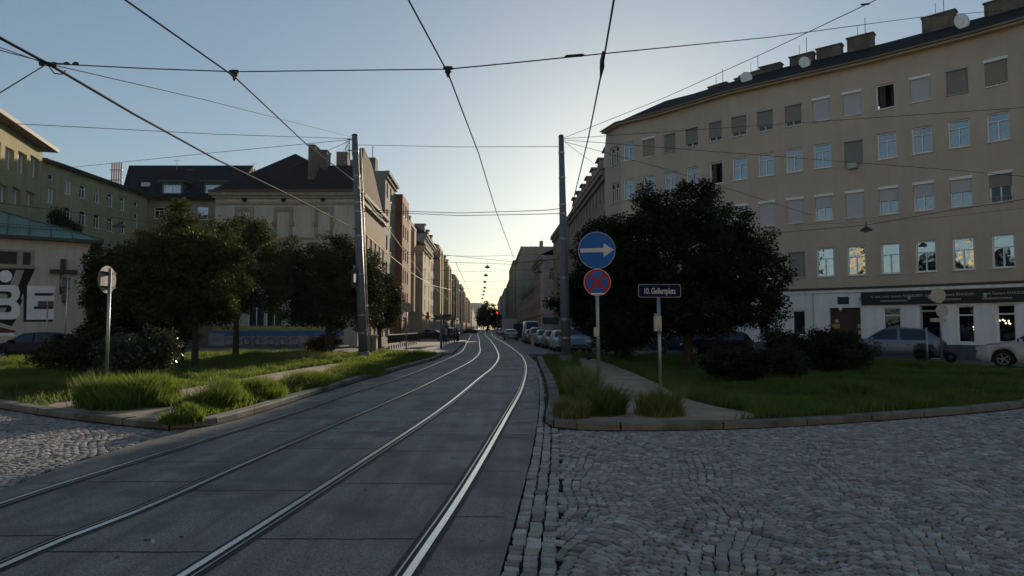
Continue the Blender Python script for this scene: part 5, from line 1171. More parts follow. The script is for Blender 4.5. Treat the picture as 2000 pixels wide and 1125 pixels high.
# lantern-like signal box on the left mast
sg = thing('signal_box', 'slim dark signal box with a lit white bar on the left tram mast', 'signal', P(693, 560, YL-.4))
q = MB(); a = P(692, 525, YL-.35); b_ = P(692, 562, YL-.35); q.box(((a.x+b_.x)/2, YL-.35, (a.z+b_.z)/2), (.28, .22, a.z-b_.z)); q.build('housing', M_iron, sg)
q = MB(); q.box(((a.x+b_.x)/2+.05, YL-.47, (a.z+b_.z)/2), (.10, .02, .42)); q.build('light_bar', mat('signal_white', (.7, .7, .68), .4, emis=(1, .98, .9), estr=.25), sg)
q = MB(); q.tube([(a.x, YL-.35, a.z), (a.x, YL-.35, a.z+.18)], .05, 8); q.build('top_finial', M_galv, sg)
def wire(label, pts, r=.011, m=None, sag=0.0, cat='overhead wire', name='overhead_wire', group='overhead wires'):
    P3 = []
    for i in range(len(pts)-1):
        a, b = Vector(pts[i]), Vector(pts[i+1]); n = 10
        for k in range(n): f = k/n; q = a+(b-a)*f; q.z -= sag*4*f*(1-f); P3.append(q)
    P3.append(Vector(pts[-1])); q = MB(); q.tube(P3, r, 6); o = q.build(name, m or M_wire, None, tuple(P3[0])); tag(o, label, cat, group); return o
zc = 5.55
def W3(px, py, z=None, Y=None): return P(px, py, Y) if Y else G(px, py, z)
wire('contact wire above the right tracks, running down the middle of the sky', [W3(770, -60, zc), W3(798, 0, zc), W3(875, 143, zc), W3(935, 300, zc), W3(968, 410, zc), W3(1003, 503, zc+.02)], .012)
wire('contact wire above the left tracks, running down to the left mast', [W3(160, -62, zc), W3(245, 0, zc), W3(458, 150, zc), W3(600, 283, zc), W3(690, 352, zc)], .012)
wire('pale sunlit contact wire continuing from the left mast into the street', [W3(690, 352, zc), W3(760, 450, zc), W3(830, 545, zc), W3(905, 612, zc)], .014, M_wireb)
cab = [P(-120, 5, 9.0), P(0, 74, 9.6), P(100, 128, 10.6), P(260, 222, 13), P(420, 310, 17), P(560, 378, 23), P(712, 457, 37)]
wire('thick twisted feeder cable crossing the sky from the upper left to the left mast', cab, .022)
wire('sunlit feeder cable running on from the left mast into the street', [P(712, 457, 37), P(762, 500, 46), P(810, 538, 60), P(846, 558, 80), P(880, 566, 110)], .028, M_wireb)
wire('steep contact wire on the right, from the top edge down to the right mast', [W3(1213, -70, zc), W3(1199, 0, zc), W3(1176, 135, zc), W3(1150, 265, zc), W3(1120, 390, zc), W3(1113, 430, zc)], .013)
spanY = 10.8
wire('near cross-span wire over the tracks, left part', [P(92, 124, 10.6), P(290, 134, spanY), P(458, 140, spanY), P(875, 135, spanY)], .009)
wire('near cross-span wire over the tracks, right part to the beige tenement', [P(875, 135, spanY), P(1000, 123, spanY), P(1176, 105, 10.9), P(1500, 73, 16), P(1800, 33, 24), P(2120, 8, 31)], .010)
wire('thin wire from the left knot to the top of the left mast', [P(92, 124, 10.6), P(400, 195, 16), P(688, 268, YL)], .008, sag=0)
wire('thin wire from the left mast top out to the left edge, upper one', [P(690, 271, YL), P(420, 262, 30), P(-40, 238, 24)], .012)
wire('thin wire from the left mast top down to the yellow wing', [P(690, 272, YL), P(420, 298, 40), P(110, 330, 52)], .014)
wire('short guy wire left of the left mast top', [P(683, 275, YL), P(560, 330, 52)], .012)
wire('second short guy wire left of the left mast', [P(683, 278, YL), P(650, 325, 62)], .012)
wire('wire from the left knot to the lower left edge', [P(90, 126, 10.6), P(-60, 218, 9)], .009)
wire('upper thin wire ending at the left knot', [P(90, 122, 10.6), P(-60, 82, 9)], .007)
wire('lower thin wire ending at the left knot', [P(90, 124, 10.6), P(-60, 72, 8.8)], .007)
wire('high span wire between the two mast tops', [P(700, 283, YL), P(900, 287, (YL+YR)/2), P(1093, 286, YR)], .012)
wire('upper of the two middle span wires between the masts', [P(706, 410, YL), P(900, 416, 37), P(1062, 411, YR), P(1098, 407, YR)], .017)
wire('lower of the two middle span wires between the masts', [P(706, 413, YL), P(900, 421, 37), P(1062, 418, YR), P(1098, 417, YR)], .017)
wire('thin wire from the right mast top rising to the upper right corner', [P(1100, 270, YR), P(1300, 190, 28), P(1500, 100, 22), P(1700, 5, 17), P(1740, -15, 16)], .011)
wire('thin wire from the right mast top across the facade, uppermost', [P(1100, 271, YR), P(1500, 244, 34), P(2060, 206, 28)], .011)
wire('thin wire from the right mast top across the facade, second one', [P(1100, 273, YR), P(1600, 312, 32), P(1860, 332, 30), P(2060, 350, 27)], .011)
wire('thin wire from the right mast top sloping down behind the big tree', [P(1100, 276, YR), P(1300, 330, 36), P(1585, 420, 36)], .010)
wire('short thin wire from the right mast top towards the pinkish house', [P(1100, 275, YR), P(1180, 335, 56)], .010)
wire('lamp wire along the beige tenement', [P(1490, 457, 40), P(1690, 440, 35), P(1850, 412, 31), P(2060, 380, 28)], .013)
wire('second faint wire under the lamp wire along the beige tenement', [P(1550, 440, 40), P(1800, 428, 36), P(2060, 400, 29)], .007)
wire('lamp wire across the yellow wing', [P(-40, 392, 26), P(140, 414, 36), P(300, 436, 52), P(420, 450, 60)], .014)
wire('far span wire across the street above the lamps', [P(760, 490, 70), P(860, 497, 66), P(1010, 512, 60), P(1105, 505, 56)], .018)
wire('far span wire carrying the next contact wires', [P(870, 512, 64), P(1000, 516, 62), P(1098, 505, YR+20)], .018)
for k, (ya, Y) in enumerate(((498, 66), (528, 84), (548, 98), (562, 115), (577, 140))):
    wire(('faint cross wire over the street, number %s from the viewer' % ('one', 'two', 'three', 'four', 'five')[k]), [P(fl(Y)/Y*F+CX, ya-4, Y), P(CX+(fl(Y)+fr(Y))/2/Y*F, ya+3, Y), P(CX+fr(Y)/Y*F, ya-5, Y)], .016)
wire('contact wire far down the street', [P(890, 512, 62), P(900, 535, 80), P(915, 565, 120), P(925, 590, 200), P(931, 605, 320)], .022)
# clamps / hangers
def hanger(label, px, py, Y):
    p = P(px, py, Y); t = thing('wire_hanger', label, 'wire hanger', p, group='wire hangers'); q = MB(); q.tube([(p.x-.075, Y, p.z+.05), (p.x-.02, Y, p.z+.05), (p.x-.02, Y, p.z+.05), (p.x+.075, Y, p.z+.05)], [.028, .034, .034, .028], 10); q.build('roller', M_iron, t)
    q = MB(); q.lathe([(.03, .03), (.05, .0), (.055, -.02), (.03, -.035), (.03, -.06), (.012, -.10)], 12, 0, 'z', (p.x, Y, p.z)); q.build('insulator', M_iron, t)
hanger('black hanger on the left contact wire', 458, 146, spanY); hanger('black hanger on the middle contact wire', 875, 139, spanY)
p = P(1176, 120, 10.8); t = thing('wire_hanger', 'slim black hanger on the steep right contact wire', 'wire hanger', p, group='wire hangers'); q = MB(); q.tube([P(1178, 100, 10.8), P(1176, 118, 10.8), P(1176, 130, 10.8), P(1173, 152, 10.8)], [.015, .035, .04, .012], 8); q.build('clamp', M_iron, t)
p = P(92, 124, 10.6); t = thing('cable_knot', 'knot of clamps and insulators where the wires meet at the upper left', 'cable clamp', p); q = MB(); rr = random.Random(4)
for dx, dy, l in ((-.09, .0, .12), (.02, -.01, .1), (.10, -.02, .09)): q.tube([(p.x+dx-.03, p.y, p.z+dy+.03), (p.x+dx, p.y, p.z+dy), (p.x+dx+.04, p.y, p.z+dy-.03)], [.018, .045, .018], 8)
q.tube([(p.x-.05, p.y, p.z), (p.x+.35, p.y, p.z-.01)], .014, 6); q.tube([(p.x+.04, p.y, p.z-.06), (p.x+.12, p.y, p.z-.16), (p.x+.24, p.y, p.z-.17), (p.x+.30, p.y, p.z-.11)], .010, 6); q.build('clamp', M_iron, t)
for px in (105, 148, 130): a = P(px, 124, 10.6); q = MB(); q.tube([(a.x-.05, a.y, a.z), (a.x, a.y, a.z), (a.x+.05, a.y, a.z)], [.012, .03, .012], 8); q.build('insulator', M_iron, t)
for lb, (px, py, Y), dx in (('strain insulator on the near span wire right of the middle', (1122, 110, 10.85), .16), ('strain insulator on the wire at the upper right corner', (1690, 9, 17.2), .12)):
    a = P(px, py, Y); q = MB(); q.tube([(a.x-dx, a.y, a.z-.01), (a.x-dx*.8, a.y, a.z), (a.x+dx*.8, a.y, a.z+.02), (a.x+dx, a.y, a.z+.02)], [.008, .026, .026, .008], 8); o = q.build('insulator', M_iron, None, tuple(a)); tag(o, lb, 'insulator', 'wire hangers')
# hanging street lamps
def hlamp(label, px, py, Y, r=.36, seen=True):
    p = P(px, py, Y); t = thing('hanging_lamp', label, 'street lamp', p, group='lamps hung over the street'); q = MB()
    q.lathe([(.03, r*.62), (.06, r*.55), (r*.45, r*.38), (r*.85, r*.1), (r, -.03), (r*.93, -.04), (r*.8, 0)], 20, 0, 'z', p); q.tube([(p.x, p.y, p.z+r*.6), (p.x, p.y, p.z+r*1.3)], .02, 5); q.build('shade', mat('lamp_shade', (.03, .032, .035), .45, metal=.3), t)
    q = MB(); q.lathe([(r*.6, 0), (r*.5, -.10), (.001, -.14)], 16, 0, 'z', p); q.build('lens', mat('lamp_lens', (.3, .3, .28), .3), t); return t
ords = ['nearest', 'second', 'third', 'fourth', 'fifth', 'sixth', 'farthest']
for k, (px, py) in enumerate(((952, 522), (949, 538), (947, 551), (947, 562), (945, 569), (944, 576), (942, 583))):
    Y = 1350*6.3/(640-py); hlamp('%s lamp of the row hung over the middle of the street' % ords[k], px, py, Y, .33)
    if k: p = P(px, py, Y); q = MB(); 
hlamp('hanging lamp near the left house fronts, below the cable', 852, 505, 60, .36); hlamp('hanging lamp in front of the pinkish house on the right', 1052, 532, 62, .36)
hlamp('hanging lamp in front of the yellow wing', 232, 442, 44, .40); hlamp('hanging lamp in front of the beige tenement', 1692, 449, 35, .30)

# ---- traffic signs
M_blue = mat('sign_blue', (.006, .11, .42), .7, var=.06); M_sred = mat('sign_red', (.42, .012, .018), .7, var=.06); M_swhite = mat('sign_white', (.58, .58, .56), .7, var=.05); M_sback = mat('sign_back', (.30, .29, .26), .42, metal=.35, var=.15)
def disc(mb, c, r, y0, y1, m=0, n=40): mb.lathe([(.0001, y0), (r, y0), (r, y1), (.0001, y1)], n, m, 'y', c, sm=False)
def flat(mb, pts, c, y, th=.003, m=0):
    mb.face([(c[0]+x, c[1]+y-th, c[2]+z) for x, z in pts], m)
    for i in range(len(pts)): a, b = pts[i], pts[(i+1) % len(pts)]; mb.face([(c[0]+a[0], c[1]+y, c[2]+a[1]), (c[0]+b[0], c[1]+y, c[2]+b[1]), (c[0]+b[0], c[1]+y-th, c[2]+b[1]), (c[0]+a[0], c[1]+y-th, c[2]+a[1])], m)
b = G(1171, 792, KZ); Y = b.y; c1 = P(1165.5, 489, Y); c2 = P(1166.5, 551.5, Y); r1 = 36.5/F*Y; r2 = 26.5/F*Y
t = thing('traffic_sign', 'post with round blue white-arrow sign above a red and blue no-stopping sign', 'traffic sign', (b.x, Y, KZ))
q = MB(); q.tube([(b.x, Y+.06, 0), (c1.x, Y+.06, c1.z+r1*.6)], .034, 12); q.build('post', M_galv, t)
q = MB(); disc(q, c1, r1, -.012, .0, 0); disc(q, c1, r1*.975, -.016, -.0125, 1); q.build('arrow_disc', [M_swhite, M_blue], t)
q = MB(); s = r1; flat(q, [(-.88*s, -.12*s), (.36*s, -.10*s), (.36*s, -.36*s), (.93*s, .03*s), (.36*s, .38*s), (.36*s, .13*s), (-.88*s, .09*s)], c1, -.017); q.build('arrow', M_swhite, t)
q = MB(); disc(q, c2, r2, -.012, 0, 0); disc(q, c2, r2*.96, -.016, -.0125, 1); disc(q, c2, r2*.80, -.019, -.0165, 2)
q.build('no_stopping_disc', [M_swhite, M_sred, M_blue], t)
q = MB(); s = r2*.82; k_ = .075*r2/.5
for sg_ in (1, -1): flat(q, [(-s*.71-k_, sg_*(-s*.71)+sg_*k_*0), (-s*.71+k_, sg_*-s*.71), (s*.71+k_, sg_*s*.71), (s*.71-k_, sg_*s*.71)] if sg_ > 0 else [(s*.71-k_, -s*.71), (s*.71+k_, -s*.71), (-s*.71+k_, s*.71), (-s*.71-k_, s*.71)], c2, -.0195 if sg_ > 0 else -.0200)
q.build('red_cross', M_sred, t)
q = MB(); flat(q, [(-.13, -r2*.90), (.13, -r2*.90), (.13, -r2*.80), (-.13, -r2*.80)], c2, -.0205, .002); q.build('white_bar', M_white, t)
q = MB()
for z in (c1.z, c2.z): q = MB(); q.lathe([(.04, -.03), (.05, 0), (.04, .03)], 12, 0, 'z', (c1.x+(.01), Y+.06, z)); q.build('clamp', M_galv, t)
q = MB(); z = P(1171, 648, Y).z; q.box((b.x-.05, Y+.02, z), (.10, .08, .18)); q.build('bracket', M_galv, t)
b = G(1292, 789, KZ); Y = b.y; a = P(1246, 555, Y); c = P(1330, 581, Y); cx, cz = (a.x+c.x)/2, (a.z+c.z)/2; w, h = c.x-a.x, a.z-c.z
t = thing('street_name_sign', 'dark blue street name plate with white blackletter text on a post', 'street sign', (b.x, Y, KZ))
q = MB(); q.tube([(b.x, Y+.05, 0), (P(1287, 585, Y).x, Y+.05, cz)], .034, 12); q.build('post', M_galv, t)
def rrect(w, h, r, n=5):
    o = []
    for sx, sy, a0 in ((1, 1, 0), (-1, 1, 90), (-1, -1, 180), (1, -1, 270)):
        for i in range(n+1): t_ = R(a0+90*i/n); o.append((sx*(w/2-r)+r*math.cos(t_), sy*(h/2-r)+r*math.sin(t_)))
    return o
q = MB(); flat(q, rrect(w, h, .05)[::1], (cx, Y, cz), 0, .012, 0); flat(q, rrect(w*.965, h*.90, .045), (cx, Y, cz), -.0122, .002, 1); o = q.build('plate', [mat('plate_border', (.25, .25, .26), .7), mat('plate_navy', (.006, .010, .05), .85, var=.1)], t)
# faces above are wound for +y view in flat(); text
o = text_mesh('10. Gellertplatz', .165, M_swhite, 'lettering', t, .003, .62); o.location = Vector((cx, Y-.0165, cz-.01))-Vector(t['_org'])
q = MB(); z = P(1285, 632, Y).z; q.box((b.x-.06, Y, z), (.14, .12, .30)); q.tube([(b.x-.1, Y-.02, z+.2), (b.x-.02, Y-.04, z-.2)], .03, 6); q.build('fixing_box', M_galv, t)
# signs seen from the back, left island
def backsign(label, base, discs, ang, rad_scale=1):
    b = G(*base, KZ); Y = b.y; t = thing('traffic_sign', label, 'traffic sign', (b.x, Y, KZ)); zt = P(discs[0][0], discs[0][1], Y).z
    q = MB(); q.tube([(b.x, Y, 0), (b.x, Y, P(b.x/Y*F+CX, discs[0][2], Y).z)], .036, 12); q.build('post', M_galv, t)
    for (px, py, _, r_) in discs:
        z = P(px, py, Y).z; q = MB(); n = Vector((math.cos(ang), math.sin(ang), 0)); u = Vector((-n.y, n.x, 0)); c = Vector((b.x, Y, z))-n*.06
        ring = [c+u*(r_*math.cos(2*math.pi*k/36))+Vector((0, 0, r_*math.sin(2*math.pi*k/36))) for k in range(36)]
        q.face(ring); q.face([p-n*.012 for p in ring][::-1])
        for k in range(36): a1, b1 = ring[k], ring[(k+1) % 36]; q.face([a1, a1-n*.012, b1-n*.012, b1])
        q.build('disc', M_sback, t)
        for dz in (.5*r_, -.55*r_):
            q = MB(); q.box((c.x+n.x*.03, c.y+n.y*.03, z+dz), (r_*1.5, .05, .04), math.atan2(u.y, u.x)); q.build('bracket_rail', M_iron, t)
    return t
backsign('round sign seen from behind on a tall pale post at the left', (207, 762), [(203, 546, 524, .335)], R(-4))
backsign('two small round signs on one post in front of the church cross', (125, 706), [(123, 553, 536, .40), (122, 583, 560, .28)], R(4))
b = G(89, 700, KZ); Y = b.y; t = thing('traffic_sign', 'small dark rectangular sign on a thin post in front of the painted letters', 'traffic sign', (b.x, Y, KZ)); q = MB(); z = P(88, 588, Y).z; q.tube([(b.x, Y, 0), (b.x, Y, z)], .035, 10); q.build('post', M_galv, t)
a = P(73, 588, Y); c = P(103, 600, Y); q = MB(); q.box(((a.x+c.x)/2, Y+.05, (a.z+c.z)/2), (c.x-a.x, .02, a.z-c.z)); q.build('plate', mat('sign_dark_back', (.05, .05, .05), .6), t)
def simple_sign(label, base, Y, post_top, items, z0=0):
    x = P(base, 600, Y).x; t = thing('traffic_sign', label, 'traffic sign', (x, Y, z0)); q = MB(); q.tube([(x, Y, z0), (x, Y, P(base, post_top, Y).z)], .04, 10); q.build('post', M_galv, t)
    for kind, px, py, s in items:
        p = P(px, py, Y-.06); q = MB()
        if kind == 'disc': disc(q, (p.x, Y-.06, p.z), s, -.01, 0)
        else: q.box((p.x, Y-.06, p.z), (s[0], .02, s[1]))
        q.build('disc' if kind == 'disc' else 'plate', M_sback if kind != 'dark' else M_iron, t)
    return t
simple_sign('grey round sign back on a post beside the banner fence', 794, 44, 590, [('disc', 794, 600, .32)])
simple_sign('pair of round sign backs in front of the shop fascia', 1836, 30, 565, [('disc', 1832, 577, .33), ('disc', 1840, 607, .28), ('plate', 1833, 625, (.7, .16))])
simple_sign('bare thin post left of the pair of round sign backs', 1808, 30, 640, [])
simple_sign('slim bollard post with round top on the refuge right of the rails', 1040, 52, 662, [('plate', 1040, 668, (.22, .9))], .13)

# ================================================================== VEHICLES
def interp(x, tab):
    if x <= tab[0][0]: return tab[0][1]
    for (a, va), (b, vb) in zip(tab, tab[1:]):
        if x <= b: f = (x-a)/(b-a); f = f*f*(3-2*f)*.5+f*.5; return va+(vb-va)*f
    return tab[-1][1]
CARS = {
 # L, W, belt line, roof line (x from rear 0 to front L), side glass x range, axles, wheel radius
 'sedan': dict(L=4.7, W=1.82, belt=[(0, .70), (.12, .92), (.9, 1.0), (3.4, .96), (4.3, .80), (4.62, .66), (4.7, .52)], roof=[(0, .70), (.12, .92), (.75, 1.01), (1.55, 1.38), (2.2, 1.45), (2.8, 1.42), (3.55, .97), (4.3, .80), (4.62, .66), (4.7, .52)], glass=(1.05, 3.35), ws=(2.75, 3.55), rw=(.72, 1.6), ax=(.95, 3.75), wr=.33),
 'hatch': dict(L=4.1, W=1.76, belt=[(0, .75), (.08, .95), (3.0, .95), (3.8, .80), (4.02, .64), (4.1, .5)], roof=[(0, .75), (.08, .98), (.35, 1.30), (.7, 1.44), (1.6, 1.48), (2.3, 1.43), (3.15, .96), (3.8, .80), (4.02, .64), (4.1, .5)], glass=(.5, 2.95), ws=(2.28, 3.15), rw=(.05, .42), ax=(.72, 3.28), wr=.31),
 'suv': dict(L=4.6, W=1.9, belt=[(0, .8), (.08, 1.05), (3.3, 1.08), (4.2, .98), (4.5, .80), (4.6, .55)], roof=[(0, .8), (.08, 1.06), (.5, 1.42), (.8, 1.60), (1.8, 1.68), (2.5, 1.62), (3.4, 1.09), (4.2, .98), (4.5, .80), (4.6, .55)], glass=(.62, 3.15), ws=(2.45, 3.4), rw=(.08, .62), ax=(.85, 3.65), wr=.37),
 'van': dict(L=5.4, W=1.98, belt=[(0, .9), (.05, 1.2), (4.3, 1.2), (5.1, 1.0), (5.35, .8), (5.4, .55)], roof=[(0, .9), (.05, 1.3), (.15, 2.3), (.4, 2.42), (3.6, 2.42), (3.95, 2.30), (4.75, 1.22), (5.1, 1.0), (5.35, .8), (5.4, .55)], glass=(3.55, 4.55), ws=(3.9, 4.75), rw=(-1, -1), ax=(.95, 4.35), wr=.34)}
def car_proto(kind, paint, name='parked_car', loc=(0, 0, 0), rz=0, label='', cat='car', group=None, glassm=None):
    c = CARS[kind]; t = thing(name, label, cat, loc, rz, group, local=True); L_ = c['L']; hw = c['W']/2; glassm = glassm or M_glassc
    xs = sorted(set([round(L_*i/64, 3) for i in range(65)]+[.02, L_-.02])); body = MB(); gl = MB(); rings = []
    for x in xs:
        e = min(x, L_-x); w = hw*(1-.16*max(0, 1-e/.55)**2); zb = .24+.12*max(0, 1-e/.3); bl = interp(x, c['belt']); rf = max(bl+.001, interp(x, c['roof']))
        for a in c['ax']:
            d = abs(x-(a)); Rw = c['wr']+.055
            if d < Rw: zb = max(zb, c['wr']+math.sqrt(Rw*Rw-d*d)-.01)
        zb = min(zb, bl-.12); g = min(1, (rf-bl)/.45); wr_ = w*(1-.03)-(.17*g) ; mid = (zb+bl)/2
        half = [(w*.86, zb-.0), (w*.985, zb+.05), (w, max(zb+.06, min(.55, bl-.2))), (w*.985, max(zb+.08, bl-.10)), (w*.955, bl), (wr_+.015, rf-.06*g-.004), (wr_*.86, rf-.012*g), (wr_*.45, rf+.004), (0, rf+.012)]
        rings.append([(x, y, z) for y, z in half]+[(x, -y, z) for y, z in half[-2::-1]])
    n = len(rings[0])
    for i in range(len(rings)-1):
        xm = (xs[i]+xs[i+1])/2; gh = interp(xm, c['roof'])-interp(xm, c['belt'])
        for k in range(n-1):
            kk = k if k < 8 else n-2-k; f = [rings[i][k], rings[i][k+1], rings[i+1][k+1], rings[i+1][k]]
            side = kk == 4; topz = kk >= 5; a0, a1 = c['glass']; pil = any(abs(xm-p) < .06 for p in ((a0+a1)/2,) ) if kind != 'van' else False
            isg = (side and a0 < xm < a1 and gh > .10 and not pil) or (topz and kk >= 6 and c['ws'][0]+.05 < xm < c['ws'][1]-.02) or (topz and kk >= 6 and c['rw'][0]+.03 < xm < c['rw'][1]-.06 and kind != 'van')
            (gl if isg else body).face(f, 0, not isg)
    body.face(rings[0]); body.face(rings[-1][::-1])
    i0 = 0
    for i in range(len(rings)-1): body.face([rings[i][-1], rings[i+1][-1], rings[i+1][0], rings[i][0]], 1)
    def weld(mb):
        seen = {}; remap = []; nv = []
        for v in mb.v:
            k = (round(v[0], 4), round(v[1], 4), round(v[2], 4))
            if k not in seen: seen[k] = len(nv); nv.append(v)
            remap.append(seen[k])
        F2 = []; M2 = []; S2 = []
        for f, m, s in zip(mb.f, mb.m, mb.sm):
            g = []; [g.append(remap[i]) for i in f if remap[i] not in g]
            if len(g) > 2: F2.append(g); M2.append(m); S2.append(s)
        mb.v, mb.f, mb.m, mb.sm = nv, F2, M2, S2
    weld(body); weld(gl)
    body.build('body', [paint, M_iron], t); g = gl.build('windows', glassm, t)
    for a in c['ax']:
        for s in (1, -1):
            q = MB(); r = c['wr']; y = s*(hw-.12); q.lathe([(r*.62, -.10), (r*.92, -.105), (r, -.07), (r, .07), (r*.92, .105), (r*.62, .10)], 24, 0, 'y', (a, y, r)); wh = q.build('wheel', M_tyre, t)
            q = MB(); yo = y+s*.085; q.lathe([(r*.64, -.02), (r*.66, .012), (r*.58, .015), (r*.58, -.02)], 24, 0, 'y', (a, yo, r)); q.lathe([(.001, .012), (r*.14, .012), (r*.14, -.02)], 12, 0, 'y', (a, yo, r))
            for k in range(5):
                t_ = 2*math.pi*k/5; p0 = Vector((a+r*.1*math.cos(t_), yo, r+r*.1*math.sin(t_))); p1 = Vector((a+r*.6*math.cos(t_), yo, r+r*.6*math.sin(t_))); q.tube([p0, p1], [r*.08, r*.06], 5)
            q.lathe([(.001, 0), (r*.6, 0)], 16, 1, 'y', (a, yo-s*.03, r)); q.build('rim', [M_rim, M_dark], wh)
    for s in (1, -1):
        q = MB(); zl = interp(L_-.25, c['belt'])-.10; q.box((L_-.16, s*(hw-.30), zl), (.22, .36, .13), -s*.35); q.build('headlight', M_lamp, t)
        q = MB(); zl = interp(.1, c['belt'])-.08 if kind != 'van' else 1.2; q.box((.07, s*(hw-.22), zl), (.12, .30 if kind != 'van' else .14, .14 if kind != 'van' else .5), s*.25); q.build('tail_light', M_red, t)
        q = MB(); xm = c['glass'][1]-.12; q.box((xm, s*(hw+.07), interp(xm, c['belt'])+.06), (.12, .2, .13), 0, top=.85); q.build('mirror', paint, t)
    q = MB(); q.box((L_-.01, 0, .50), (.03, .9, .16)); q.build('grille', M_iron, t); q = MB(); q.box((-.005, 0, .62 if kind != 'van' else .7), (.02, .5, .11)); q.build('licence_plate', M_white, t)
    q = MB()
    for x in ((c['glass'][0]+c['glass'][1])/2, ):
        for s in (1, -1): q.box((x, s*(hw*.985+.002), .72), (.012, .01, .42)); q.box((x-.45, s*(hw+.004), .84), (.16, .02, .03))
    q.build('door_trim', M_iron, t)
    for ch in list(t.children):     # origin in the middle of the car
        ch.location.x -= L_/2
    return t
def paint(nm, c, metal=.3, coat=.3, spec=.5): return mat('paint_'+nm, c, .4, metal=metal, var=.03, coat=coat, spec=spec)
PD = paint('dark', (.004, .006, .014), 0, .06, .15); PS = paint('silver', (.13, .17, .23), .5); PW = paint('white', (.40, .41, .43), 0); PG = paint('grey', (.06, .065, .075), .4); PB = paint('blue', (.01, .02, .06), 0, .1, .3); PC = paint('champagne', (.18, .17, .15), .5); PR = paint('rosewhite', (.30, .27, .25), 0)
def at(px, Y, z=0): p = P(px, 660, Y); return (p.x, Y, z)
car_proto('sedan', PD, loc=at(84, 33.6), rz=R(180-4), label='dark blue sedan parked in front of the white church wall')
facA = math.atan2(plan[5][1]-plan[4][1], plan[5][0]-plan[4][0])
car_proto('suv', PS, loc=at(1738, 35.2), rz=facA+math.pi+R(8), label='silver-blue estate car in front of the shop with the black fascia')
car_proto('suv', PW, loc=at(2040, 28.6), rz=facA+math.pi, label='white car cut off by the right edge of the picture')
car_proto('hatch', PB, loc=at(1330, 45), rz=R(168), label='dark blue car glimpsed between the street name sign post and tree trunk')
car_proto('hatch', PD, loc=at(1400, 41), rz=R(160), label='black car hidden behind the trunk of the big tree')
g2 = 'cars parked along the right side of the street'
RZ = R(90)+.033
row = [('suv', PS, 1122, 47, 'grey-blue car partly hidden by the right tram mast'), ('hatch', PW, 1100, 50, 'white car just left of the right tram mast'), ('sedan', PC, 1083, 56, 'pale car third from the right tram mast'), ('hatch', PR, 1065, 62, 'cream car in the middle of the right-hand parked row'), ('suv', PG, 1052, 69, 'grey car next to the white van')]
for k, (kd, pn_, px, Y, lb) in enumerate(row): car_proto(kd, pn_, loc=at(px, Y), rz=RZ+math.pi, label=lb, group=g2)
car_proto('van', PW, 'parked_van', at(1038, 80), RZ+math.pi, 'white delivery van parked on the right side', 'van')
car_proto('hatch', PG, loc=at(1041, 74), rz=RZ+math.pi, label='small grey car in front of the white delivery van', group=g2)
for k, (px, Y, lb) in enumerate(((976, 170, 'farther of two small cars beyond the white truck'), (981, 150, 'nearer of two small cars beyond the white truck'))): car_proto('hatch', (PC, PR)[k], loc=at(px, Y), rz=RZ+math.pi, label=lb, group=g2)
car_proto('sedan', PC, 'car', at(997, 92), RZ, 'pale silver car seen from behind, driving away beside the rails')
t = thing('box_truck', 'white box truck standing ahead of the silver car', 'truck', at(994, 125), RZ, local=True)
q = MB(); q.box((-.8, 0, 2.0), (5.6, 2.4, 2.5)); q.build('cargo_box', PW, t); q = MB(); q.box((-.8, 0, 2.0), (5.64, 2.2, .05)); q.box((-3.62, 0, 2.0), (.03, .05, 2.4)); q.build('box_rail', M_galv, t)
q = MB(); q.box((2.9, 0, 1.45), (1.6, 2.1, 1.9), top=.86); q.build('cab', PW, t); q = MB(); q.box((-.5, 0, .55), (6.4, .9, .25)); q.build('chassis', M_iron, t)
for x in (-2.4, 2.7):
    for s in (1, -1): q = MB(); q.lathe([(.05, -.14), (.42, -.14), (.45, -.08), (.45, .08), (.42, .14), (.05, .14)], 20, 0, 'y', (x, s*.98, .45)); q.build('wheel', M_tyre, t)
for s in (1, -1): q = MB(); q.box((-3.62, s*1.0, .62), (.05, .22, .14)); q.build('tail_light', M_red, t)
t = thing('skip_container', 'dark blue container standing beside the white truck', 'container', at(1017, 104), RZ, local=True)
q = MB(); q.box((0, 0, 1.15), (3.2, 2.0, 2.0)); q.build('body', mat('container_blue', (.01, .02, .07), .6, var=.2), t); q = MB()
for x in np.linspace(-1.5, 1.5, 7): q.box((x, 0, 1.15), (.08, 2.1, 1.9))
q.box((0, 0, 2.2), (3.3, 2.12, .1)); q.build('ribs', mat('container_blue', (.01, .02, .07)), t)
g3 = 'cars parked along the left side of the street'
car_proto('sedan', PD, loc=at(838, 88), rz=R(180), label='dark sedan crossing at the left end of the stop platform')
for k, (kd, pn_, px, Y, lb) in enumerate((('suv', PG, 876, 100, 'dark grey car at the head of the left-hand row'), ('hatch', PW, 881, 112, 'white car second in the left-hand row'), ('suv', PD, 886, 126, 'black car third in the left-hand row'), ('van', PW, 893, 145, 'white van farther back in the left-hand row'), ('hatch', PC, 899, 175, 'pale car near the end of the left-hand row'))): car_proto(kd, pn_, loc=at(px, Y), rz=RZ, label=lb, group=g3)
car_proto('sedan', PD, 'car', at(916, 190), R(180), 'long black car turning across the rails far away')

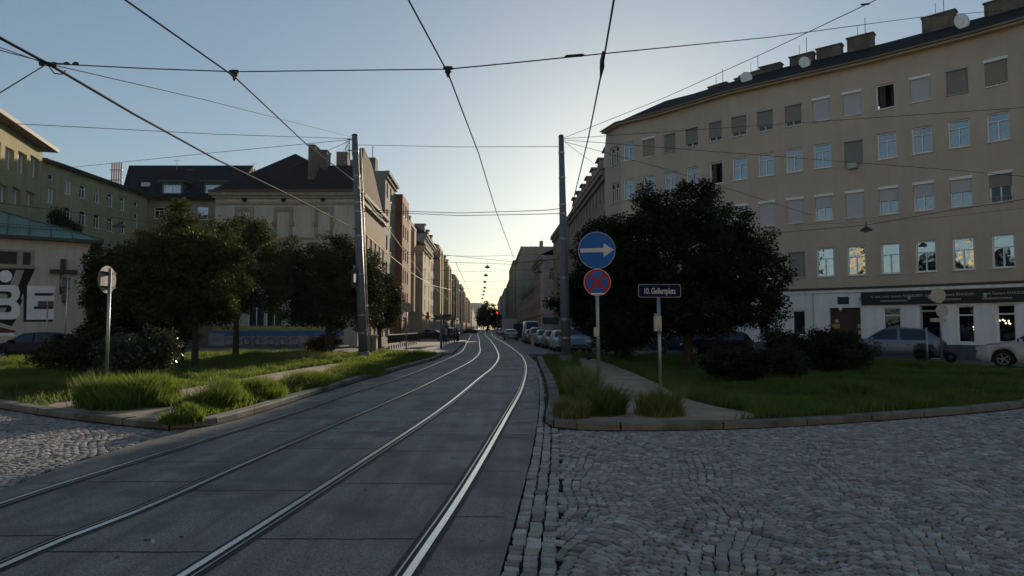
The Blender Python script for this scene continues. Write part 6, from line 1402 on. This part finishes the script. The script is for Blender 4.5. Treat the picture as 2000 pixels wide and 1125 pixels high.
# bicycles
def bicycle(loc, rz, label, group, col=(.02, .02, .022)):
    t = thing('bicycle', label, 'bicycle', loc, rz, group, local=True); fm = mat('bike_frame%d' % int(col[0]*1000), col, .4)
    for x, nm in ((-.52, 'rear_wheel'), (.52, 'front_wheel')):
        q = MB(); ring = [(x+.33*math.cos(2*math.pi*k/28), 0, .34+.33*math.sin(2*math.pi*k/28)) for k in range(29)]; q.tube(ring, .02, 6, caps=False); w_ = q.build('wheel', M_tyre, t)
        q = MB()
        for k in range(12): a = 2*math.pi*k/12; q.tube([(x, 0, .34), (x+.32*math.cos(a), 0, .34+.32*math.sin(a))], .003, 3)
        q.build('spokes', M_galv, w_)
    q = MB(); 
    for a, b in (((-.08, 0, .30), (-.22, 0, .85)), ((-.08, 0, .30), (.38, 0, .78)), ((-.20, 0, .76), (.36, 0, .86)), ((-.52, 0, .34), (-.08, 0, .30)), ((-.52, 0, .34), (-.20, 0, .78)), ((.38, 0, .95), (.52, 0, .34))): q.tube([a, b], .019, 6)
    q.build('frame', fm, t); q = MB(); q.tube([(.30, -.27, 1.0), (.38, -.1, .99), (.40, 0, .97), (.38, .1, .99), (.30, .27, 1.0)], .014, 6); q.build('handlebar', M_iron, t)
    q = MB(); q.box((-.25, 0, .90), (.27, .14, .05), top=.8); q.build('saddle', M_iron, t); q = MB(); q.tube([(-.08, -.09, .30), (-.08, .09, .30)], .02, 6); q.box((-.08, .12, .18), (.09, .08, .02)); q.tube([(-.08, .08, .30), (-.08, .1, .18)], .012, 5); q.build('pedals', M_iron, t); return t
for k, (px, Y, rz, lb) in enumerate(((470, 60.5, 12, 'leftmost bicycle of the row at the painted wall'), (492, 60.2, -14, 'second bicycle from the left at the painted wall'), (517, 60.6, 20, 'middle bicycle at the painted wall'), (541, 60.2, -20, 'fourth bicycle from the left at the painted wall'), (566, 60.5, 15, 'fifth bicycle from the left at the painted wall'))):
    bicycle((P(px, 660, Y).x, Y, .12), R(rz), lb, 'bicycles parked at the painted wall', ((.02, .02, .022), (.03, .03, .12))[k % 2])
q0 = P(425, 653, 60); t = thing('utility_cabinet', 'pale utility cabinet with graffiti left of the bicycles', 'cabinet', (q0.x, 60, .12)); q = MB(); q.box((q0.x, 60, .62), (1.35, .5, 1.0)); q.box((q0.x, 60, 1.15), (1.42, .56, .06)); q.build('body', mat('cabinet_pale', (.30, .32, .32), .6, var=.15), t)
q = MB(); q.tube([(q0.x-.3+.12*k, 59.735, .5+.3*(k % 2)) for k in range(6)], .02, 4); q.tube([(q0.x-.1+.09*k, 59.73, .75-.25*(k % 2)) for k in range(5)], .02, 4); q.build('graffiti', mat('graffiti_teal', (.08, .2, .22), .6), t)
# switch cabinet, gate pillar and banner fence behind the left mast
a = P(711, 657, 41); b_ = P(736, 690, 41); t = thing('utility_cabinet', 'light grey electrical cabinet right behind the left tram mast', 'cabinet', ((a.x+b_.x)/2, 41, 0)); q = MB(); zt_ = a.z; q.box(((a.x+b_.x)/2, 41, zt_/2), (b_.x-a.x, .45, zt_)); q.box(((a.x+b_.x)/2, 41, zt_+.03), (b_.x-a.x+.08, .52, .06)); q.build('body', mat('cabinet_grey', (.22, .24, .24), .6, var=.15), t)
q = MB(); q.box((b_.x-.25, 40.76, zt_*.5), (.03, .02, zt_*.8)); q.box((b_.x-.32, 40.76, zt_*.55), (.05, .03, .12)); q.build('door_seam', M_iron, t)
Y = 58; a = P(692, 640, Y); t = thing('gate_pillar', 'sunlit pale pillar with stone figure on top beside the cream house', 'pillar', (a.x, Y, .0)); q = MB(); q.box((a.x, Y, 1.0), (.7, .7, 2.0)); q.box((a.x, Y, 2.05), (.85, .85, .12)); q.build('shaft', mat('pillar_stone', (.42, .37, .30), .85, var=.1), t)
q = MB(); q.lathe([(.22, 2.1), (.16, 2.3), (.20, 2.6), (.24, 2.9), (.15, 3.1), (.08, 3.15), (.13, 3.3), (.10, 3.42), (.001, 3.46)], 14, 0, 'z', (a.x, Y, 0)); q.build('stone_figure', mat('pillar_stone', (.42, .37, .30)), t)
Y = 62; a = P(758, 658, 52); b_ = P(815, 656, 70); t = thing('banner_fence', 'low fence with black banner and white feet at the left crossing', 'fence', (a.x, 52, 0)); u, L_ = unit2((a.x, 52), (b_.x, 70)); an = math.atan2(u.y, u.x)
q = MB(); q.box(((a.x+b_.x)/2, 61, .78), (L_, .05, .62), an); q.build('banner', mat('banner_black', (.012, .012, .013), .9, spec=0, var=0), t); q = MB(); q.box(((a.x+b_.x)/2, 61, 1.12), (L_, .07, .06), an); q.build('top_rail', M_galv, t)
q = MB()
for k in range(15): f = (k+.5)/15; q.box((a.x+(b_.x-a.x)*f, 52+18*f, .22), (.7, .3, .44), an, top=.55)
for k in range(15): 
    f = (k+.5)/15; q2 = MB(); q2.box((a.x+(b_.x-a.x)*f, 52+18*f, .15), (.5, .2, .30), an, top=.5); q2.build('foot', mat('foot_grey', (.2, .2, .19), .8), t)
# tram stop furniture
t = thing('stop_sign', 'tram stop pole with small dark signboard on the platform', 'stop sign', at(862, 50, .17)); x = P(862, 600, 50).x; q = MB(); q.tube([(x, 50, .17), (x, 50, P(862, 612, 50).z)], .08, 8); q.build('pole', M_pole, t); q = MB(); p = P(873, 617, 50); q.box((p.x, 50, p.z), (.62, .06, .24)); q.build('board', M_iron, t)
Y = 66; a = P(866, 630, Y); b_ = P(888, 626, Y); t = thing('stop_shelter', 'small dark tram shelter on the platform', 'shelter', ((a.x+b_.x)/2, Y, .17)); q = MB(); q.box(((a.x+b_.x)/2, Y+1.5, 2.5), (b_.x-a.x+.3, 4.0, .14)); q.build('roof', M_iron, t)
for x in (a.x, b_.x):
    for y in (Y, Y+3): q = MB(); q.tube([(x, y, .17), (x, y, 2.45)], .05, 6); q.build('column', M_iron, t)
q = MB(); q.box((a.x+.1, Y+1.5, 1.3), (.03, 3, 1.7)); q.build('glass_wall', M_glassd, t)
x = P(894, 660, 78).x; q = MB(); q.lathe([(.16, 0), (.2, .1), (.2, .85), (.15, .95), (.001, .98)], 14, 0, 'z', (x, 78, .17)); o = q.build('litter_bin', M_iron, None, (x, 78, .17)); tag(o, 'black litter bin at the far end of the platform', 'litter bin')
# red traffic light far down on the right
Y = 150; p = P(971, 613, Y); t = thing('traffic_light', 'red-lit traffic light hanging in front of the big far tree', 'traffic light', (p.x+.7, Y, 0)); q = MB(); q.tube([(p.x+.9, Y, 0), (p.x+.9, Y, p.z+.5), (p.x, Y, p.z+.6)], .07, 6); q.build('post', M_pole, t); q = MB(); q.box((p.x, Y, p.z), (.5, .3, 1.2)); q.build('housing', M_iron, t); q = MB(); q.lathe([(.001, -.02), (.22, -.02), (.22, .02)], 12, 0, 'y', (p.x, Y-.18, p.z+.25)); q.build('red_lens', mat('red_lens', (.5, .02, .02), .4, emis=(1, .10, .06), estr=.9), t)
# shop signs on the left fronts
for px, py, Y, c, lb, w, h in ((833, 617, 118, (.45, .03, .03), 'small red shop sign sticking out from the left house fronts', .9, 1.2), (858, 621, 88, (.05, .045, .04), 'flat dark sign box hanging by the left house fronts', 1.3, .5), (1078, 627, 98, (.03, .06, .06), 'dark green shop awning below the whitish corner house', 2.6, .9)):
    p = P(px, py, Y); q = MB(); q.box((p.x, Y, p.z), (w, .25, h)); q.box((p.x, Y+.05, p.z+h/2+.04), (w*1.05, .3, .06)); o = q.build('shop_sign', mat('shopsign%d' % px, c, .5), None, tuple(p)); tag(o, lb, 'sign')
# parked scooter by the shop door
p = P(1828, 690, 33.2); t = thing('motor_scooter', 'dark motor scooter parked by the shop door', 'scooter', (p.x, 33.2, 0), facA, local=True)
for x in (-.6, .6): q = MB(); q.lathe([(.08, -.06), (.24, -.06), (.26, 0), (.24, .06), (.08, .06)], 18, 0, 'y', (x, 0, .26)); q.build('wheel', M_tyre, t)
q = MB(); q.tube([(-.75, 0, .62), (-.45, 0, .66), (-.1, 0, .60), (0, 0, .34), (.3, 0, .32)], [.1, .17, .15, .13, .12], 10); q.tube([(.3, 0, .32), (.42, 0, .60), (.38, 0, .95)], [.12, .16, .06], 10); q.build('body', M_iron, t)
q = MB(); q.tube([(.30, -.3, 1.05), (.40, 0, 1.0), (.30, .3, 1.05)], .018, 6); q.tube([(.40, 0, 1.0), (.58, 0, .30)], .03, 6); q.build('handlebar', M_galv, t); q = MB(); q.box((-.38, 0, .80), (.62, .28, .09), top=.85); q.build('saddle', M_iron, t)

# ---- people on the platform and the pavements
def person(loc, rz, label, top, leg, stride=.18, group='people waiting and walking in the street', h=1.72, arm=0):
    t = thing('person', label, 'person', loc, rz, group, local=True); s = h/1.72
    J = {'pel': (0, 0, .92, .13), 'waist': (0, 0, 1.06, .12), 'chest': (0, .01, 1.28, .145), 'neck0': (0, 0, 1.43, .07), 'neck': (0, .005, 1.49, .052), 'head': (0, .02, 1.58, .085), 'crown': (0, .01, 1.67, .075),
         'hl': (.09, 0, .88, .095), 'kl': (.10, stride*.6, .49, .06), 'al': (.10, stride*.5-.02, .09, .042), 'tl': (.11, stride*.5+.14, .04, .035), 'hr': (-.09, 0, .88, .095), 'kr': (-.10, -stride*.1, .49, .06), 'ar': (-.10, -stride-.02, .10, .042), 'tr': (-.11, -stride+.13, .04, .035),
         'sl': (.17, 0, 1.38, .065), 'el': (.22, -.03-arm*.1, 1.12, .045), 'wl': (.21, .06+arm*.2, .88, .032), 'fl': (.21, .08+arm*.22, .80, .03), 'sr': (-.17, 0, 1.38, .065), 'er': (-.22, .02, 1.12, .045), 'wr': (-.21, .10, .89, .032), 'fr': (-.21, .12, .81, .03)}
    E = [('pel', 'waist'), ('waist', 'chest'), ('chest', 'neck0'), ('neck0', 'neck'), ('neck', 'head'), ('head', 'crown'), ('pel', 'hl'), ('hl', 'kl'), ('kl', 'al'), ('al', 'tl'), ('pel', 'hr'), ('hr', 'kr'), ('kr', 'ar'), ('ar', 'tr'), ('chest', 'sl'), ('sl', 'el'), ('el', 'wl'), ('wl', 'fl'), ('chest', 'sr'), ('sr', 'er'), ('er', 'wr'), ('wr', 'fr')]
    ks = list(J); me = bpy.data.meshes.new('body'); me.from_pydata([(J[k][0]*s, J[k][1]*s, J[k][2]*s) for k in ks], [(ks.index(a), ks.index(b)) for a, b in E], []); o = bpy.data.objects.new('body', me); COL.objects.link(o)
    m = o.modifiers.new('skin', 'SKIN'); 
    for i, k in enumerate(ks): v = me.skin_vertices[0].data[i]; v.radius = (J[k][3]*s, J[k][3]*s*(.75 if k in ('chest', 'waist', 'pel') else 1)); v.use_root = (k == 'pel')
    o.modifiers.new('sub', 'SUBSURF').levels = 1; dg = bpy.context.evaluated_depsgraph_get(); m2 = bpy.data.meshes.new_from_object(o.evaluated_get(dg)); bpy.data.objects.remove(o)
    m2.materials.clear()
    for mm in (mat('skin', (.35, .2, .15), .6), top, leg, M_iron): m2.materials.append(mm)
    for p in m2.polygons:
        z = p.center.z/s; x = abs(p.center.x)/s; p.material_index = 0 if (z > 1.46 or (x > .17 and z < .88 and z > .7)) else (1 if z > .90 else (2 if z > .09 else 3)); p.use_smooth = True
    b = bpy.data.objects.new('body', m2); COL.objects.link(b); b.parent = t
    q = MB(); q.lathe([(.10*s, 1.56*s), (.105*s, 1.63*s), (.09*s, 1.71*s), (.05*s, 1.755*s), (.001, 1.765*s)], 14, 0, 'z', (0, -.005, 0)); q.build('hair', mat('hair_dark', (.02, .015, .012), .7), t)
    return t
CD = mat('cloth_dark', (.02, .02, .025), .9); CG = mat('cloth_grey', (.10, .10, .11), .9); CJ = mat('cloth_jeans', (.03, .04, .07), .9); CW = mat('cloth_light', (.3, .3, .3), .9)
person(at(875, 66, .17), R(200), 'person in dark clothes standing at the right end of the tram platform', CD, CD, .08)
person(at(865, 58, .17), R(30), 'person in grey jacket waiting behind the tram stop pole', CG, CD, .05)
person(at(871, 61, .17), R(120), 'person with light top standing between the two other waiting people', CW, CJ, .06, h=1.65)
person(at(1098, 64, 0), R(180), 'dark-clothed pedestrian behind the parked cars by the right mast', CD, CJ, .2)
person(at(1141, 52, 0), R(170), 'pedestrian in black on the pavement right of the right mast', CD, CD, .22)
# small litter and a pigeon-sized leaf heap on the path
for k, (px, py, lb) in enumerate(((297, 1062, 'pale crumpled scrap lying between the second and third rail'), (296, 832, 'white paper scrap at the left kerb corner'), (1608, 836, 'white scrap on the paving below the right kerb'), (918, 811, 'tiny pale scrap near the third rail'))):
    c = G(px, py, ZS+.01); q = MB(); rr = random.Random(k); s = .022+.012*(py < 900)
    for j in range(4): q.face([(c.x+rr.uniform(-s, s)*1.3, c.y+rr.uniform(-s, s), c.z+rr.uniform(0, .03)) for _ in range(4)])
    o = q.build('litter', M_swhite, None, tuple(c)); tag(o, lb, 'litter')
q = MB(); c = G(1150, 704, KZ); q.tube([(c.x-.12, c.y, c.z+.06), (c.x, c.y, c.z+.09), (c.x+.1, c.y, c.z+.13), (c.x+.15, c.y, c.z+.17)], [.02, .07, .05, .03], 10); o = q.build('pigeon', CD, None, tuple(c)); tag(o, 'dark pigeon on the right footpath near the mast', 'bird')

# ================================================================== HAZE
hz = MB(); hz.box((20, 480, 34), (760, 1100, 70)); ho = hz.obj('haze', [], (0, 0, 0)); ho['kind'] = 'stuff'
hm = bpy.data.materials.new('haze_air'); hm.use_nodes = True; t_ = hm.node_tree; t_.nodes.clear(); o_ = t_.nodes.new('ShaderNodeOutputMaterial'); v_ = t_.nodes.new('ShaderNodeVolumePrincipled')
v_.inputs['Density'].default_value = 0.00013; v_.inputs['Color'].default_value = (.95, .93, .88, 1); v_.inputs['Anisotropy'].default_value = 0.3; t_.links.new(v_.outputs[0], o_.inputs['Volume']); ho.data.materials.append(hm)

# ---- small additions
cm = MB(); cr_ = random.Random(9)
for _ in range(150):
    y = cr_.uniform(3.6, 24); xa = xat(leC, y); xb = xat(reC, y)
    if xa is None or xb is None: continue
    x = cr_.uniform(max(xa, -9)+.2, xb-.2); l = cr_.uniform(.015, .05); w = l*cr_.uniform(.3, .6); a = cr_.uniform(0, 3.1); pts = []
    for k in range(6): t_ = k*math.pi/3; rr_k = cr_.uniform(.6, 1.1); px_, py_ = l*math.cos(t_)*rr_k, w*math.sin(t_)*rr_k; pts.append((x+px_*math.cos(a)-py_*math.sin(a), y+px_*math.sin(a)+py_*math.cos(a), ZS+.0035))
    cm.face(pts)
structure('road_chips', cm, M_joint)
r_ = np.random.default_rng(77); gx_, gy_ = [], []
for ln_, o0, o1, y0, y1, n_ in ((reC, .10, .40, 5, 12, 70), (reC, .15, .75, 12, 36, 5200), (leC, -.35, -.02, 11, 40, 2600)):
    L2 = [p for p in ln_ if y0 < p.y < y1]
    if len(L2) < 3: continue
    for k in range(n_): q_ = r_.uniform(o0, o1); i_ = int(r_.integers(1, len(L2)-1)); a_, b_ = L2[i_-1], L2[i_]; f_ = r_.random(); tt = (b_-a_).normalized(); p_ = a_+(b_-a_)*f_; gx_.append(p_.x+tt.y*q_); gy_.append(p_.y-tt.x*q_)
gx_, gy_ = np.array(gx_), np.array(gy_); kk = hn(gx_, gy_, 3.0) > .42
o = blades('gutter_weeds', gx_[kk], gy_[kk], r_.uniform(.02, .085, kk.sum())*np.where(gy_[kk] < 12, .55, 1), .013, M_grass, .9, 'low weeds growing in the gutter joints along both road edges', 78, .02); o['category'] = 'weeds'
ni = 900; fx, fy = scatter(outl([(400, 690), (690, 688), (700, 706), (600, 712), (380, 722)], KZ), ni*3, 80)  # flower specks whose yellow also paints sun onto this lawn strip
V = []; 
q = MB()
for x_, y_ in list(zip(fx, fy))[:ni]:
    z_ = KZ+r_.uniform(.12, .34); s_ = r_.uniform(.012, .028); q.face([(x_-s_, y_, z_), (x_, y_-s_, z_+s_*.3), (x_+s_, y_, z_), (x_, y_+s_, z_+s_*.3)])
o = q.build('sunlit_flower_specks', mat('petal_sun_yellow', (.55, .52, .25), .7, trans=.4, trcol=(.7, .65, .3)), None, (0, 0, 0)); o['kind'] = 'stuff'; tag(o, 'pale yellow flower specks, also standing in for sun on the lawn before the bicycles', 'flowers')
i, uu, zz = zrow(1667, 325); q2, a = wp(i, uu, .2); e = MB(); e.box((q2.x, q2.y, zz), (.5, .32, .32), a); e.build('air_conditioner', M_whited, bt)

i, uu, zz = zrow(1589, 600); q2, a = wp(i, uu, .05); e = MB(); e.tube([(q2.x, q2.y, .02), (q2.x, q2.y, ZG-.3)], .022, 6); e.build('downpipe', M_whited, bt)
